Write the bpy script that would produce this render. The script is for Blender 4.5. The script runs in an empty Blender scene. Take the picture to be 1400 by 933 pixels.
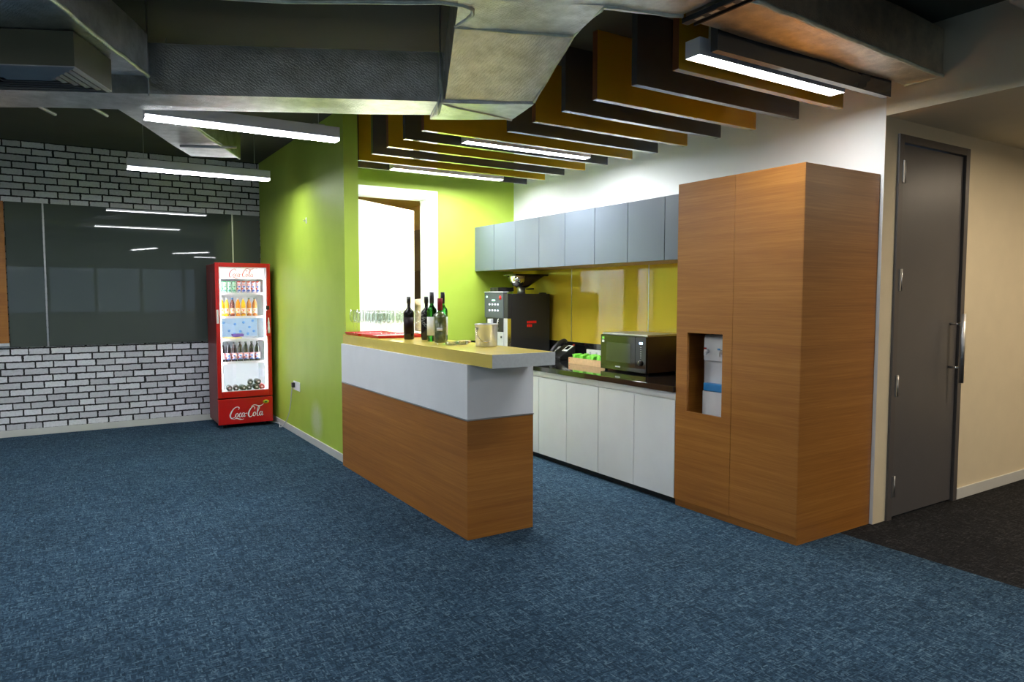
import bpy, bmesh, math, random
from mathutils import Vector, Matrix, noise
random.seed(7)
R = math.radians
COL = bpy.context.scene.collection

# ---------------------------------------------------------------- materials
def srgb(r, g, b):
    f = lambda c: (c/255/12.92) if c/255 <= .04045 else ((c/255+.055)/1.055)**2.4
    return (f(r), f(g), f(b), 1)

class M:
    """small node-graph helper"""
    def __init__(s, name):
        s.m = bpy.data.materials.new(name); s.m.use_nodes = True
        s.t = s.m.node_tree; s.n = s.t.nodes; s.l = s.t.links
        s.b = s.n['Principled BSDF']
    def node(s, kind, **kw):
        n = s.n.new(kind)
        for k, v in kw.items():
            if k in n.inputs: n.inputs[k].default_value = v
            else: setattr(n, k, v)
        return n
    def link(s, a, b): s.l.new(a, b)
    def coords(s, scale=(1, 1, 1), rot=(0, 0, 0), kind='Object'):
        tc = s.node('ShaderNodeTexCoord'); mp = s.node('ShaderNodeMapping')
        mp.inputs['Scale'].default_value = scale; mp.inputs['Rotation'].default_value = rot
        s.link(tc.outputs[kind], mp.inputs['Vector']); return mp.outputs['Vector']
    def noise(s, vec, scale, detail=4, rough=.5):
        n = s.node('ShaderNodeTexNoise', Scale=scale, Detail=detail, Roughness=rough)
        s.link(vec, n.inputs['Vector']); return n.outputs['Fac']
    def ramp(s, fac, stops):
        r = s.node('ShaderNodeValToRGB'); cr = r.color_ramp
        while len(cr.elements) < len(stops): cr.elements.new(.5)
        for e, (p, c) in zip(cr.elements, stops): e.position = p; e.color = c
        s.link(fac, r.inputs['Fac']); return r.outputs['Color']
    def bump(s, fac, strength, dist=.01):
        b = s.node('ShaderNodeBump', Strength=strength, Distance=dist)
        s.link(fac, b.inputs['Height']); s.link(b.outputs['Normal'], s.b.inputs['Normal'])
    def mixf(s, a, b, f):
        m = s.node('ShaderNodeMix'); m.data_type = 'FLOAT'
        m.inputs[0].default_value = f; s.link(a, m.inputs[2]); s.link(b, m.inputs[3]); return m.outputs[0]
    def math(s, op, a, b=None):
        m = s.node('ShaderNodeMath', operation=op)
        for i, v in enumerate((a, b)):
            if v is None: continue
            if isinstance(v, (int, float)): m.inputs[i].default_value = v
            else: s.link(v, m.inputs[i])
        return m.outputs[0]

def plain(name, col, rough=.5, metal=0, var=.06, vscale=6, bump=0, bscale=200, coat=0, spec=.5):
    """painted or moulded surface with a faint uneven tone and grain"""
    m = M(name); v = m.coords()
    c = col; lo = tuple(x*(1-var) for x in c[:3])+(1,); hi = tuple(min(1, x*(1+var)) for x in c[:3])+(1,)
    m.link(m.ramp(m.noise(v, vscale, 5), [(.3, lo), (.7, hi)]), m.b.inputs['Base Color'])
    m.b.inputs['Roughness'].default_value = rough; m.b.inputs['Metallic'].default_value = metal
    m.b.inputs['Specular IOR Level'].default_value = spec
    if coat: m.b.inputs['Coat Weight'].default_value = coat; m.b.inputs['Coat Roughness'].default_value = .05
    if bump: m.bump(m.noise(v, bscale, 3), bump, .002)
    return m.m

def emit(name, col, strength, base=(.9, .9, .9, 1)):
    m = M(name); m.b.inputs['Base Color'].default_value = base
    m.b.inputs['Emission Color'].default_value = col; m.b.inputs['Emission Strength'].default_value = strength
    return m.m

def glass(name, col=(1, 1, 1, 1), rough=0, ior=1.45):
    m = M(name); m.b.inputs['Base Color'].default_value = col
    m.b.inputs['Transmission Weight'].default_value = 1; m.b.inputs['Roughness'].default_value = rough
    m.b.inputs['IOR'].default_value = ior; return m.m

def wood(name, dark, mid, light, rough=.42):
    m = M(name)
    v = m.coords((1.5, 1.5, 85)); v2 = m.coords((5, 5, 420)); v3 = m.coords((.5, .5, 14))
    a = m.noise(v, 1.0, 6, .6); b = m.noise(v2, 1.0, 3, .5); c = m.noise(v3, 1, 2)
    f = m.mixf(m.mixf(a, b, .45), c, .3)
    m.link(m.ramp(f, [(.28, dark), (.5, mid), (.72, light)]), m.b.inputs['Base Color'])
    m.b.inputs['Roughness'].default_value = rough; m.bump(b, .08, .001); return m.m

def carpet(name, c0, c1, c2, c3):
    """short woven dashes running both ways, in four tones"""
    m = M(name); tc = m.node('ShaderNodeTexCoord'); sp = m.node('ShaderNodeSeparateXYZ'); m.link(tc.outputs['Object'], sp.inputs[0])
    X, Y = sp.outputs[0], sp.outputs[1]
    def cells(along, across, la, lc, seed):
        row = m.math('FLOOR', m.math('MULTIPLY', across, lc))
        shift = m.node('ShaderNodeTexWhiteNoise'); shift.noise_dimensions = '1D'; m.link(row, shift.inputs['W'])
        col = m.math('FLOOR', m.math('ADD', m.math('MULTIPLY', along, la), m.math('MULTIPLY', shift.outputs['Value'], 1.0)))
        cb = m.node('ShaderNodeCombineXYZ'); m.link(row, cb.inputs[0]); m.link(col, cb.inputs[1]); cb.inputs[2].default_value = seed
        wn = m.node('ShaderNodeTexWhiteNoise'); m.link(cb.outputs[0], wn.inputs['Vector']); return wn.outputs['Value']
    a1 = cells(X, Y, 34, 165, 1); a2 = cells(Y, X, 34, 165, 2)
    b1 = cells(X, Y, 13, 85, 3); b2 = cells(Y, X, 13, 85, 4)
    vp = m.coords(); sel = m.noise(vp, 40, 2, .5)
    st = m.math('GREATER_THAN', sel, .5)
    mx = m.node('ShaderNodeMix'); mx.data_type = 'FLOAT'; m.link(st, mx.inputs[0])
    m.link(m.mixf(a1, b1, .35), mx.inputs[2]); m.link(m.mixf(a2, b2, .35), mx.inputs[3])
    f = m.mixf(mx.outputs[0], m.noise(vp, 110, 3, .7), .42)
    col = m.ramp(f, [(.12, c0), (.42, c1), (.60, c2), (.88, c3)])
    hs = m.node('ShaderNodeHueSaturation'); m.link(col, hs.inputs['Color'])
    m.link(m.math('ADD', m.math('MULTIPLY', m.noise(vp, 1.6, 4, .6), .6), .60), hs.inputs['Value'])
    m.link(hs.outputs[0], m.b.inputs['Base Color'])
    m.b.inputs['Roughness'].default_value = .95; m.b.inputs['Specular IOR Level'].default_value = .12
    m.bump(f, .35, .003); return m.m

def brick(name):
    m = M(name)
    tc = m.node('ShaderNodeTexCoord'); sp = m.node('ShaderNodeSeparateXYZ'); m.link(tc.outputs['Object'], sp.inputs[0])
    cb = m.node('ShaderNodeCombineXYZ'); m.link(sp.outputs[0], cb.inputs[0]); m.link(sp.outputs[2], cb.inputs[1])
    # every row and run shifts a little so that the bricks differ in length; fine jitter roughens their edges
    row = m.math('FLOOR', m.math('DIVIDE', sp.outputs[2], .0752))
    cr = m.node('ShaderNodeCombineXYZ'); m.link(m.math('MULTIPLY', sp.outputs[0], 2.4), cr.inputs[0]); m.link(m.math('MULTIPLY', row, 7.3), cr.inputs[1])
    w = m.math('MULTIPLY', m.math('SUBTRACT', m.noise(cr.outputs[0], 1, 1), .5), .22)
    j = m.node('ShaderNodeTexNoise', Scale=34, Detail=3); m.link(cb.outputs[0], j.inputs['Vector'])
    js = m.node('ShaderNodeVectorMath', operation='SCALE'); js.inputs[3].default_value = .012
    m.link(j.outputs['Color'], js.inputs[0])
    ad = m.node('ShaderNodeVectorMath', operation='ADD'); m.link(cb.outputs[0], ad.inputs[0]); m.link(js.outputs[0], ad.inputs[1])
    cw = m.node('ShaderNodeCombineXYZ'); m.link(w, cw.inputs[0])
    a2 = m.node('ShaderNodeVectorMath', operation='ADD'); m.link(ad.outputs[0], a2.inputs[0]); m.link(cw.outputs[0], a2.inputs[1])
    b = m.node('ShaderNodeTexBrick', Scale=1); b.offset = .5
    b.inputs['Color1'].default_value = srgb(236, 236, 242); b.inputs['Color2'].default_value = srgb(196, 195, 202)
    b.inputs['Mortar'].default_value = srgb(34, 34, 37); b.inputs['Mortar Size'].default_value = .0085
    b.inputs['Mortar Smooth'].default_value = .1; b.inputs['Brick Width'].default_value = .205; b.inputs['Row Height'].default_value = .0752
    m.link(a2.outputs[0], b.inputs['Vector'])
    st = m.noise(cb.outputs[0], 45, 5, .7)
    mx = m.node('ShaderNodeMix'); mx.data_type = 'RGBA'; mx.blend_type = 'MULTIPLY'; mx.inputs[0].default_value = .55
    m.link(b.outputs['Color'], mx.inputs[6]); m.link(m.ramp(st, [(.3, (.62, .62, .62, 1)), (.6, (1, 1, 1, 1))]), mx.inputs[7])
    m.link(mx.outputs[2], m.b.inputs['Base Color']); m.b.inputs['Roughness'].default_value = .8
    m.bump(m.math('SUBTRACT', 1, b.outputs['Fac']), .4, .004); return m.m

def foil(name, col=(.86, .87, .83, 1), metal=.97, rough=.3):
    m = M(name); v = m.coords()
    wv = m.node('ShaderNodeTexWave', Scale=38, Distortion=6, Detail=2); wv.bands_direction = 'DIAGONAL'; wv.inputs['Detail Scale'].default_value = 2
    m.link(m.coords((1, .4, 1)), wv.inputs['Vector'])
    n1 = m.noise(v, 9, 5, .6); n2 = m.noise(v, 170, 2)
    lo = tuple(c*.72 for c in col[:3])+(1,); hi = tuple(min(1, c*1.2) for c in col[:3])+(1,)
    m.link(m.ramp(n1, [(.3, lo), (.7, hi)]), m.b.inputs['Base Color'])
    m.b.inputs['Metallic'].default_value = metal; m.b.inputs['Roughness'].default_value = rough
    m.bump(m.mixf(m.mixf(wv.outputs['Fac'], n1, .55), n2, .3), .34, .010); return m.m

W = {}
W['carpet'] = carpet('blue_carpet', srgb(20, 36, 50), srgb(38, 60, 79), srgb(56, 82, 102), srgb(110, 134, 148))
W['carpet_black'] = carpet('black_carpet', srgb(10, 10, 11), srgb(26, 26, 28), srgb(38, 38, 39), srgb(74, 73, 72))
W['brick'] = brick('painted_brick')
W['white'] = plain('white_paint', srgb(232, 234, 232), .6, var=.015, bump=.05)
W['white_lam'] = plain('white_laminate', srgb(226, 230, 232), .35, var=.02)
W['bar_white'] = plain('bar_white_laminate', srgb(232, 235, 238), .4, var=.02)
W['beige'] = plain('beige_paint', srgb(222, 208, 176), .7, var=.02, bump=.05)
W['skirt'] = plain('skirting_paint', srgb(206, 206, 200), .4, var=.03)
def green_wall():
    m = M('green_paint'); v = m.coords()
    base = m.ramp(m.noise(v, 3, 4), [(.3, srgb(170, 196, 70)), (.7, srgb(178, 203, 78))])
    # pale scuffs low on the wall where the paint is worn
    tc = m.node('ShaderNodeTexCoord'); sub = m.node('ShaderNodeVectorMath', operation='DISTANCE')
    m.link(tc.outputs['Object'], sub.inputs[0]); sub.inputs[1].default_value = (0, .93, .27)
    d = m.math('SUBTRACT', 1, m.math('MULTIPLY', sub.outputs['Value'], 4.2))
    f = m.math('MULTIPLY', m.math('MAXIMUM', d, 0), m.ramp_val(m.noise(m.coords((1, 1, .6)), 16, 6, .7)) if hasattr(m, 'ramp_val') else m.noise(v, 16, 6, .7))
    mx = m.node('ShaderNodeMix'); mx.data_type = 'RGBA'
    m.link(m.math('MINIMUM', m.math('MULTIPLY', f, 2.4), .8), mx.inputs[0]); m.link(base, mx.inputs[6]); mx.inputs[7].default_value = srgb(205, 214, 170)
    m.link(mx.outputs[2], m.b.inputs['Base Color']); m.b.inputs['Roughness'].default_value = .5; m.b.inputs['Specular IOR Level'].default_value = .35
    m.bump(m.noise(v, 150, 3), .05, .002); return m.m
W['green'] = green_wall()
W['ceiling'] = plain('grey_ceiling_paint', srgb(78, 78, 66), .9, var=.08, vscale=2, bump=.1, bscale=60)
W['soffit'] = plain('beige_ceiling_paint', srgb(216, 206, 180), .8, var=.02)
W['wood'] = wood('oak_laminate', srgb(128, 76, 26), srgb(160, 103, 40), srgb(186, 130, 60))
W['wood_dark'] = plain('dark_wood', srgb(84, 68, 52), .5, var=.15, vscale=20)
W['tan'] = plain('tan_paint', srgb(200, 168, 118), .7)
W['bartop'] = plain('yellow_laminate', srgb(222, 198, 92), .2, var=.04, vscale=10)
W['bartop_end'] = plain('grey_edging', srgb(186, 192, 192), .5, var=.06, vscale=60)
W['yellow'] = plain('yellow_slat_paint', srgb(204, 158, 26), .14, var=.04, coat=1)
W['end_shade'] = plain('brown_end_shade', srgb(112, 60, 18), .5)  # shade on the left ends of the yellow slats, painted as brown
W['charcoal'] = plain('charcoal_slat_paint', srgb(72, 73, 75), .14, var=.05, coat=1)
W['splash'] = plain('yellow_back_painted_glass', srgb(208, 180, 56), .02, var=.01, coat=.3)
W['board'] = plain('grey_back_painted_glass', srgb(74, 82, 78), .015, var=.03, vscale=2)
W['strip'] = plain('brushed_steel', (.6, .6, .6, 1), .3, 1)
W['steel'] = plain('polished_steel', (.72, .71, .68, 1), .14, 1, var=.02)
W['bucket_steel'] = plain('brushed_bucket_steel', (.80, .81, .82, 1), .24, .55, var=.02)
W['steel_rough'] = plain('satin_steel', (.5, .5, .5, 1), .4, 1)
W['cab_grey'] = plain('blue_grey_laminate', srgb(104, 114, 129), .32, var=.02)
W['counter'] = plain('black_granite', (.008, .008, .009, 1), .07, var=.5, vscale=160, coat=.6)
W['black'] = plain('black_plastic', (.012, .012, .013, 1), .35)
W['black_gloss'] = plain('black_gloss', (.008, .008, .008, 1), .08, coat=.5)
W['black_case'] = plain('black_powder_coat', (.018, .018, .019, 1), .45, bump=.1, bscale=400)
W['mw_side'] = plain('brown_steel', (.10, .075, .055, 1), .35, .6)
W['panel_grey'] = plain('grey_panel', srgb(80, 87, 95), .4)
W['lightgrey'] = plain('light_grey_plastic', srgb(190, 194, 198), .4)
W['red'] = plain('red_enamel', srgb(200, 18, 14), .3, coat=.4)
W['red_dark'] = plain('dark_red_enamel', srgb(120, 22, 24), .35)
W['redtray'] = plain('red_tray', srgb(206, 16, 16), .3)
W['white_p'] = plain('white_plastic', srgb(236, 238, 240), .35)
W['blue_p'] = plain('blue_plastic', srgb(40, 140, 210), .3)
W['door_grey'] = plain('door_grey_paint', srgb(86, 84, 84), .36, var=.03)
W['frame_grey'] = plain('door_frame_grey_paint', srgb(84, 80, 78), .4, var=.03)
W['olive'] = plain('olive_box_paint', srgb(84, 84, 62), .5)
W['foil'] = foil('duct_foil')
W['foil_warm_lit'] = foil('duct_foil_warm_lit', (.78, .70, .58, 1))  # same foil, with the warm bounce light tinted into its colour
W['foil_tape'] = foil('duct_foil_tape', (.8, .84, .7, 1), .45, .3)
W['grille'] = plain('grille_aluminium', srgb(150, 152, 152), .4, .3)
W['clear'] = glass('clear_glass', (.97, .99, .98, 1))
def pane_mat():
    m = M('thin_clear_pane'); t = m.node('ShaderNodeBsdfTransparent'); g = m.node('ShaderNodeBsdfGlossy', Roughness=.02)
    x = m.node('ShaderNodeMixShader', Fac=.07); m.link(t.outputs[0], x.inputs[1]); m.link(g.outputs[0], x.inputs[2])
    m.link(x.outputs[0], m.n['Material Output'].inputs['Surface']); return m.m
W['pane'] = pane_mat()
def thin_glass():
    m = M('thin_glassware'); t = m.node('ShaderNodeBsdfTransparent'); g = m.node('ShaderNodeBsdfGlossy', Roughness=.04)
    t.inputs[0].default_value = (.97, .985, .98, 1)
    lw = m.node('ShaderNodeLayerWeight', Blend=.35); x = m.node('ShaderNodeMixShader')
    m.link(m.math('ADD', m.math('MULTIPLY', m.math('POWER', lw.outputs['Facing'], 2.2), .55), .045), x.inputs[0])
    m.link(t.outputs[0], x.inputs[1]); m.link(g.outputs[0], x.inputs[2]); m.link(x.outputs[0], m.n['Material Output'].inputs['Surface']); return m.m
W['thin'] = thin_glass()
W['bottle_dark'] = plain('dark_bottle_glass', (.006, .004, .004, 1), .08, coat=.1, spec=.4)
W['bottle_green'] = glass('green_bottle_glass', (.05, .42, .05, 1))
W['bottle_olive'] = plain('olive_liqueur_bottle', (.10, .12, .03, 1), .08, coat=1, var=.6, vscale=30)
W['label_white'] = plain('white_label', srgb(226, 226, 222), .6)
W['capsule_red'] = plain('red_capsule', srgb(150, 20, 28), .35)
W['green_pack'] = plain('green_packet', srgb(130, 220, 80), .45, var=.3, vscale=40)
W['pine'] = plain('pale_pine', srgb(216, 178, 132), .6, var=.1, vscale=30)
W['bag'] = plain('crumpled_beige_paper', srgb(150, 134, 114), .8, var=.25, vscale=30)
W['hopper'] = plain('smoked_hopper', (.05, .035, .02, 1), .12, coat=.6)
LAMP = 20.0
W['lamp'] = emit('lamp_diffuser', (.93, .97, 1, 1), LAMP)
W['lamp_body'] = plain('lamp_housing', srgb(226, 226, 232), .4)
W['lamp_rim'] = emit('lamp_diffuser_rim', (.93, .97, 1, 1), 1.2)
W['lamp_kitchen'] = emit('kitchen_lamp_diffuser', (.95, .98, 1, 1), LAMP*1.9)
W['lamp_near'] = emit('near_kitchen_lamp_diffuser', (.95, .98, 1, 1), LAMP*1.0)
W['lamp_room'] = emit('backroom_lamp', (1, .98, .95, 1), LAMP*3)
W['downlight'] = emit('warm_downlight', (1, .82, .60, 1), 230)
W['fridge_led'] = emit('fridge_led', (.95, .99, 1, 1), 9)
W['fridge_sign'] = emit('fridge_sign_backlit', (1, 1, 1, 1), .22)
W['fridge_in'] = plain('fridge_liner', srgb(240, 246, 250), .4, var=.01)
W['logo_white'] = plain('white_lettering', srgb(245, 245, 245), .4)
W['logo_red'] = plain('red_lettering', srgb(214, 60, 70), .4)
W['logo_faint'] = plain('faded_lettering', srgb(150, 100, 104), .5)
W['display'] = emit('blue_display', (.35, .6, 1, 1), 1.5)
W['dot_white'] = emit('button_light', (.75, .85, 1, 1), 1.2)
W['dot_green'] = emit('green_light', (.3, 1, .6, 1), 1.2)
W['red_print'] = plain('red_print', srgb(226, 26, 26), .4)

# ---------------------------------------------------------------- mesh helpers
class MB:
    def __init__(s): s.bm = bmesh.new(); s.smooth = False
    def box(s, x0, x1, y0, y1, z0, z1, mi=0, rz=0, c=None):
        vs = [s.bm.verts.new(p) for p in ((x0,y0,z0),(x1,y0,z0),(x1,y1,z0),(x0,y1,z0),(x0,y0,z1),(x1,y0,z1),(x1,y1,z1),(x0,y1,z1))]
        for f in ((0,3,2,1),(4,5,6,7),(0,1,5,4),(1,2,6,5),(2,3,7,6),(3,0,4,7)):
            s.bm.faces.new([vs[i] for i in f]).material_index = mi
        if rz:
            cc = Vector(c or ((x0+x1)/2, (y0+y1)/2, 0)); m = Matrix.Rotation(rz, 3, 'Z')
            for v in vs: v.co = m @ (v.co-cc)+cc
        return s
    def prism(s, pts, z0, z1, mi=0):
        """vertical prism over a counter-clockwise plan outline"""
        n = len(pts); a = [s.bm.verts.new((*p, z0)) for p in pts]; b = [s.bm.verts.new((*p, z1)) for p in pts]
        s.bm.faces.new(a[::-1]).material_index = mi; s.bm.faces.new(b).material_index = mi
        for i in range(n): s.bm.faces.new((a[i], a[(i+1)%n], b[(i+1)%n], b[i])).material_index = mi
        return s
    def hexa(s, P, mi=0):
        """eight corners: four of the bottom, four of the top"""
        vs = [s.bm.verts.new(p) for p in P]
        for f in ((0,3,2,1),(4,5,6,7),(0,1,5,4),(1,2,6,5),(2,3,7,6),(3,0,4,7)): s.bm.faces.new([vs[i] for i in f]).material_index = mi
        return s
    def lathe(s, prof, seg=24, c=(0, 0, 0), mi=0, axis='z', closed=False):
        rings = []
        for r, z in prof:
            ring = []
            if r < 1e-6: ring = [s.bm.verts.new(s._ax(0, 0, z, axis, c))]
            else:
                for k in range(seg):
                    a = 2*math.pi*k/seg; ring.append(s.bm.verts.new(s._ax(r*math.cos(a), r*math.sin(a), z, axis, c)))
            rings.append(ring)
        pairs = list(zip(rings, rings[1:]))
        if closed: pairs.append((rings[-1], rings[0]))
        for a, b in pairs:
            for k in range(seg):
                k2 = (k+1) % seg
                if len(a) == 1 and len(b) == 1: continue
                if len(a) == 1: f = (a[0], b[k2], b[k])
                elif len(b) == 1: f = (a[k], a[k2], b[0])
                else: f = (a[k], a[k2], b[k2], b[k])
                fc = s.bm.faces.new(f); fc.material_index = mi; fc.smooth = True
        return s
    def _ax(s, x, y, z, axis, c):
        if axis == 'z': p = (x, y, z)
        elif axis == 'y': p = (x, z, y)
        else: p = (z, x, y)
        return (p[0]+c[0], p[1]+c[1], p[2]+c[2])
    def cyl(s, c, r, h, seg=20, axis='z', mi=0): return s.lathe([(0, 0), (r, 0), (r, h), (0, h)], seg, c, mi, axis)
    def tube(s, pts, r, seg=8, mi=0):
        pts = [Vector(p) for p in pts]; rings = []; up = None
        for i, p in enumerate(pts):
            d = (pts[min(i+1, len(pts)-1)]-pts[max(i-1, 0)]).normalized()
            if up is None: up = Vector((0, 0, 1)) if abs(d.z) < .9 else Vector((1, 0, 0))
            x = d.cross(up).normalized(); up = x.cross(d).normalized()
            rings.append([s.bm.verts.new(p+(x*math.cos(a)+up*math.sin(a))*r) for a in [2*math.pi*k/seg for k in range(seg)]])
        for a, b in zip(rings, rings[1:]):
            for k in range(seg):
                f = s.bm.faces.new((a[k], a[(k+1)%seg], b[(k+1)%seg], b[k])); f.smooth = True; f.material_index = mi
        s.bm.faces.new(rings[0][::-1]); s.bm.faces.new(rings[-1]); return s
    def crumple(s, amp, freq, cuts=0, seed=0):
        if cuts: bmesh.ops.subdivide_edges(s.bm, edges=s.bm.edges[:], cuts=cuts, use_grid_fill=True)
        for v in s.bm.verts:
            n = noise.noise_vector(v.co*freq+Vector((seed*9.1, 0, 0))); v.co += n*amp
        return s
    def build(s, name, mat, parent=None, bevel=0, seg=2):
        """link as one mesh object; coordinates are kept in the world, relative to the parent's base"""
        bmesh.ops.recalc_face_normals(s.bm, faces=s.bm.faces[:])
        o = None; off = Vector((0, 0, 0))
        if parent is not None and parent.get('_world'): off = Vector(parent['_world'])
        if off.length > 0:
            for v in s.bm.verts: v.co -= off
        me = bpy.data.meshes.new(name); s.bm.to_mesh(me); s.bm.free()
        o = bpy.data.objects.new(name, me); COL.objects.link(o)
        for mm in (mat if isinstance(mat, (list, tuple)) else [mat]): me.materials.append(W[mm] if isinstance(mm, str) else mm)
        if parent is not None:
            o.parent = parent
            if parent.get('_world'): o['_world'] = list(off)
        if bevel:
            b = o.modifiers.new('edge', 'BEVEL'); b.width = bevel; b.segments = seg; b.limit_method = 'ANGLE'; b.angle_limit = R(40)
        return o

def B(*a, **k): return MB().box(*a, **k)
def thing(name, label, cat, loc=(0, 0, 0), group=None, rz=0, local=False):
    """an Empty at a thing's base; its parts are given in world coordinates unless local"""
    o = bpy.data.objects.new(name, None); COL.objects.link(o); o.location = loc; o.rotation_euler = (0, 0, rz)
    o['label'] = label; o['category'] = cat
    if group: o['group'] = group
    if not local: o['_world'] = list(loc) if Vector(loc).length else [1e-9, 0, 0]
    return o
def tag(o, label, cat, group=None, loc=None):
    o['label'] = label; o['category'] = cat
    if group: o['group'] = group
    return o
def solid(name, mb, mat, origin, label, cat, group=None, bevel=0):
    """a thing that is one mesh, its origin at its base"""
    for v in mb.bm.verts: v.co -= Vector(origin)
    o = mb.build(name, mat, None, bevel); o.location = origin; return tag(o, label, cat, group)
def struct(name, mb, mat, label=None, origin=(0, 0, 0), bevel=0):
    for v in mb.bm.verts: v.co -= Vector(origin)
    o = mb.build(name, mat, None, bevel); o.location = origin; o['kind'] = 'structure'
    if label: o['label'] = label
    return o
def dup(root, loc, label=None, group=None, rz=None):
    r = root.copy(); COL.objects.link(r); r.location = loc
    if rz is not None: r.rotation_euler = (0, 0, rz)
    if label: r['label'] = label
    if group: r['group'] = group
    for ch in list(root.children):
        c = ch.copy(); COL.objects.link(c); c.parent = r
        for g in ch.children:
            d = g.copy(); COL.objects.link(d); d.parent = c
    return r

# ---------------------------------------------------------------- camera
cam = bpy.data.cameras.new('camera'); co = bpy.data.objects.new('camera', cam); COL.objects.link(co)
cam.sensor_width = 36; cam.lens = 962.02*36/1400; cam.clip_start = .05
yaw, pit, rol = R(32.5155), R(-3.6747), R(.0237)
fw = Vector((math.sin(yaw)*math.cos(pit), math.cos(yaw)*math.cos(pit), math.sin(pit)))
rt = Vector((math.cos(yaw), -math.sin(yaw), 0)); up = rt.cross(fw)
r2 = rt*math.cos(rol)+up*math.sin(rol); u2 = -rt*math.sin(rol)+up*math.cos(rol)
mat = Matrix((r2, u2, -fw)).transposed().to_4x4(); mat.translation = (0, 0, 1.55); co.matrix_world = mat
bpy.context.scene.camera = co

# ---------------------------------------------------------------- dimensions
XW, XG, YD, YG, YBR, ZC, ZS = 4.584, 2.161, 2.638, 7.152, 9.395, 3.23, 2.728
PY = 6.20                     # near end of the green partition
# ---------------------------------------------------------------- room shell
struct('floor', B(-6.6, 4.24, -6.5, 11.2, -.1, 0), 'carpet')
struct('floor_right', B(4.24, 9.5, -6.5, 11.2, -.1, 0), 'carpet_black')
struct('ceiling', B(-6.6, XW, -6.5, YBR+.15, ZC, ZC+.15), 'ceiling')
struct('ceiling_right', B(XW, 9.5, -6.5, YD, ZS, ZC+.15), 'soffit')
struct('wall_far', B(-6.6, XG, YBR, YBR+.15, 0, ZC), 'brick')
pw = MB().box(XG, XG+.135, PY, YBR, 0, ZC)
struct('wall_partition', pw, 'green', origin=(XG, 6.2, 0))
gw = MB().box(XG+.135, 2.42, YG, YG+.12, 0, ZC).box(3.44, XW, YG, YG+.12, 0, ZC).box(2.42, 3.44, YG, YG+.12, 2.635, ZC)
struct('wall_alcove', gw, 'green')
struct('wall_right', B(XW, XW+.05, YD+.001, 11.2, 0, ZC), 'white')
cw = MB().box(XW+.001, 4.74, YD, YD+.15, 0, ZS).box(4.74, 5.675, YD, YD+.15, 2.625, ZS).box(5.675, 9.5, YD, YD+.15, 0, ZS)
struct('wall_corridor', cw, 'beige')
struct('wall_east', B(9.5, 9.6, -6.5, YD+.15, 0, ZS), 'beige')
struct('wall_left', B(-6.7, -6.6, -6.5, YBR+.15, 0, ZC), 'white')
# rear wall behind the camera with a run of dusk windows (seen as reflections in the glass board)
rear = MB().box(-6.6, 9.5, -6.6, -6.5, 0, 1.0).box(-6.6, 9.5, -6.6, -6.5, 2.45, ZC).box(-6.6, -1.6, -6.6, -6.5, 1, 2.45).box(4.6, 9.5, -6.6, -6.5, 1, 2.45)
struct('wall_rear', rear, 'white')
for i in range(5):
    x0 = -1.6+i*1.24
    w = MB().box(x0, x0+1.24, -6.58, -6.5, 1.0, 1.05).box(x0, x0+1.24, -6.58, -6.5, 2.4, 2.45).box(x0, x0+.05, -6.58, -6.5, 1.05, 2.4).box(x0+1.19, x0+1.24, -6.58, -6.5, 1.05, 2.4)
    o = struct('window_%d' % (i+1), w, 'lightgrey')
    p = B(x0+.05, x0+1.19, -6.545, -6.54, 1.05, 2.4).build('pane', 'pane', o)
# skirting boards
struct('baseboard_far', MB().box(-6.6, XG, YBR-.014, YBR, 0, .075), 'skirt', bevel=.003)
struct('baseboard_partition', B(XG-.014, XG, PY, YBR-.014, 0, .075), 'skirt', bevel=.003)
struct('baseboard_corridor', B(5.69, 9.5, YD-.014, YD, 0, .085), 'skirt', bevel=.003)
# room beyond the white framed doorway
struct('wall_backroom', MB().box(XG+.135, XW, 11.1, 11.2, 0, 2.9), 'tan')
struct('ceiling_backroom', B(XG+.135, XW, YG+.12, 11.2, 2.9, 3.0), 'tan')
struct('wall_backroom_side', B(XW-.03, XW-.001, YG+.12, 11.1, 0, 2.9), 'tan')
struct('wall_backroom_left', B(XG, XG+.135, YBR+.151, 11.2, 0, 2.9), 'tan')
# white frame of that doorway
tr = MB().box(3.44, 3.56, YG-.03, YG, 0, 2.71).box(2.30, 3.44, YG-.03, YG, 2.63, 2.71).box(3.42, 3.44, YG-.03, YG+.14, 0, 2.61).box(2.42, 3.44, YG-.03, YG+.14, 2.61, 2.63).box(2.30, 2.42, YG-.03, YG, 0, 2.63).box(2.42, 2.44, YG-.03, YG+.14, 0, 2.61)
struct('trim_1', tr, 'white_lam', bevel=.003)
# tall white leaf standing open into the room beyond
leaf = MB()
a, b = Vector((2.66, 7.33)), Vector((3.66, 8.02)); d = (b-a).normalized(); nrm = Vector((-d.y, d.x))*.02
leaf.prism([tuple(a-nrm), tuple(b-nrm), tuple(b+nrm), tuple(a+nrm)], .01, 2.59)
o = struct('door_2', leaf, 'white_lam', bevel=.002)
h = MB(); p = b-d*.07-nrm*1.5
h.tube([(p.x, p.y, 1.0), (p.x+nrm.x*-1.6, p.y-nrm.y*1.6, 1.0), (p.x+nrm.x*-1.6-d.x*.1, p.y-nrm.y*1.6-d.y*.1, 1.0)], .009)
h.build('door_handle', 'steel', o)

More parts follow.
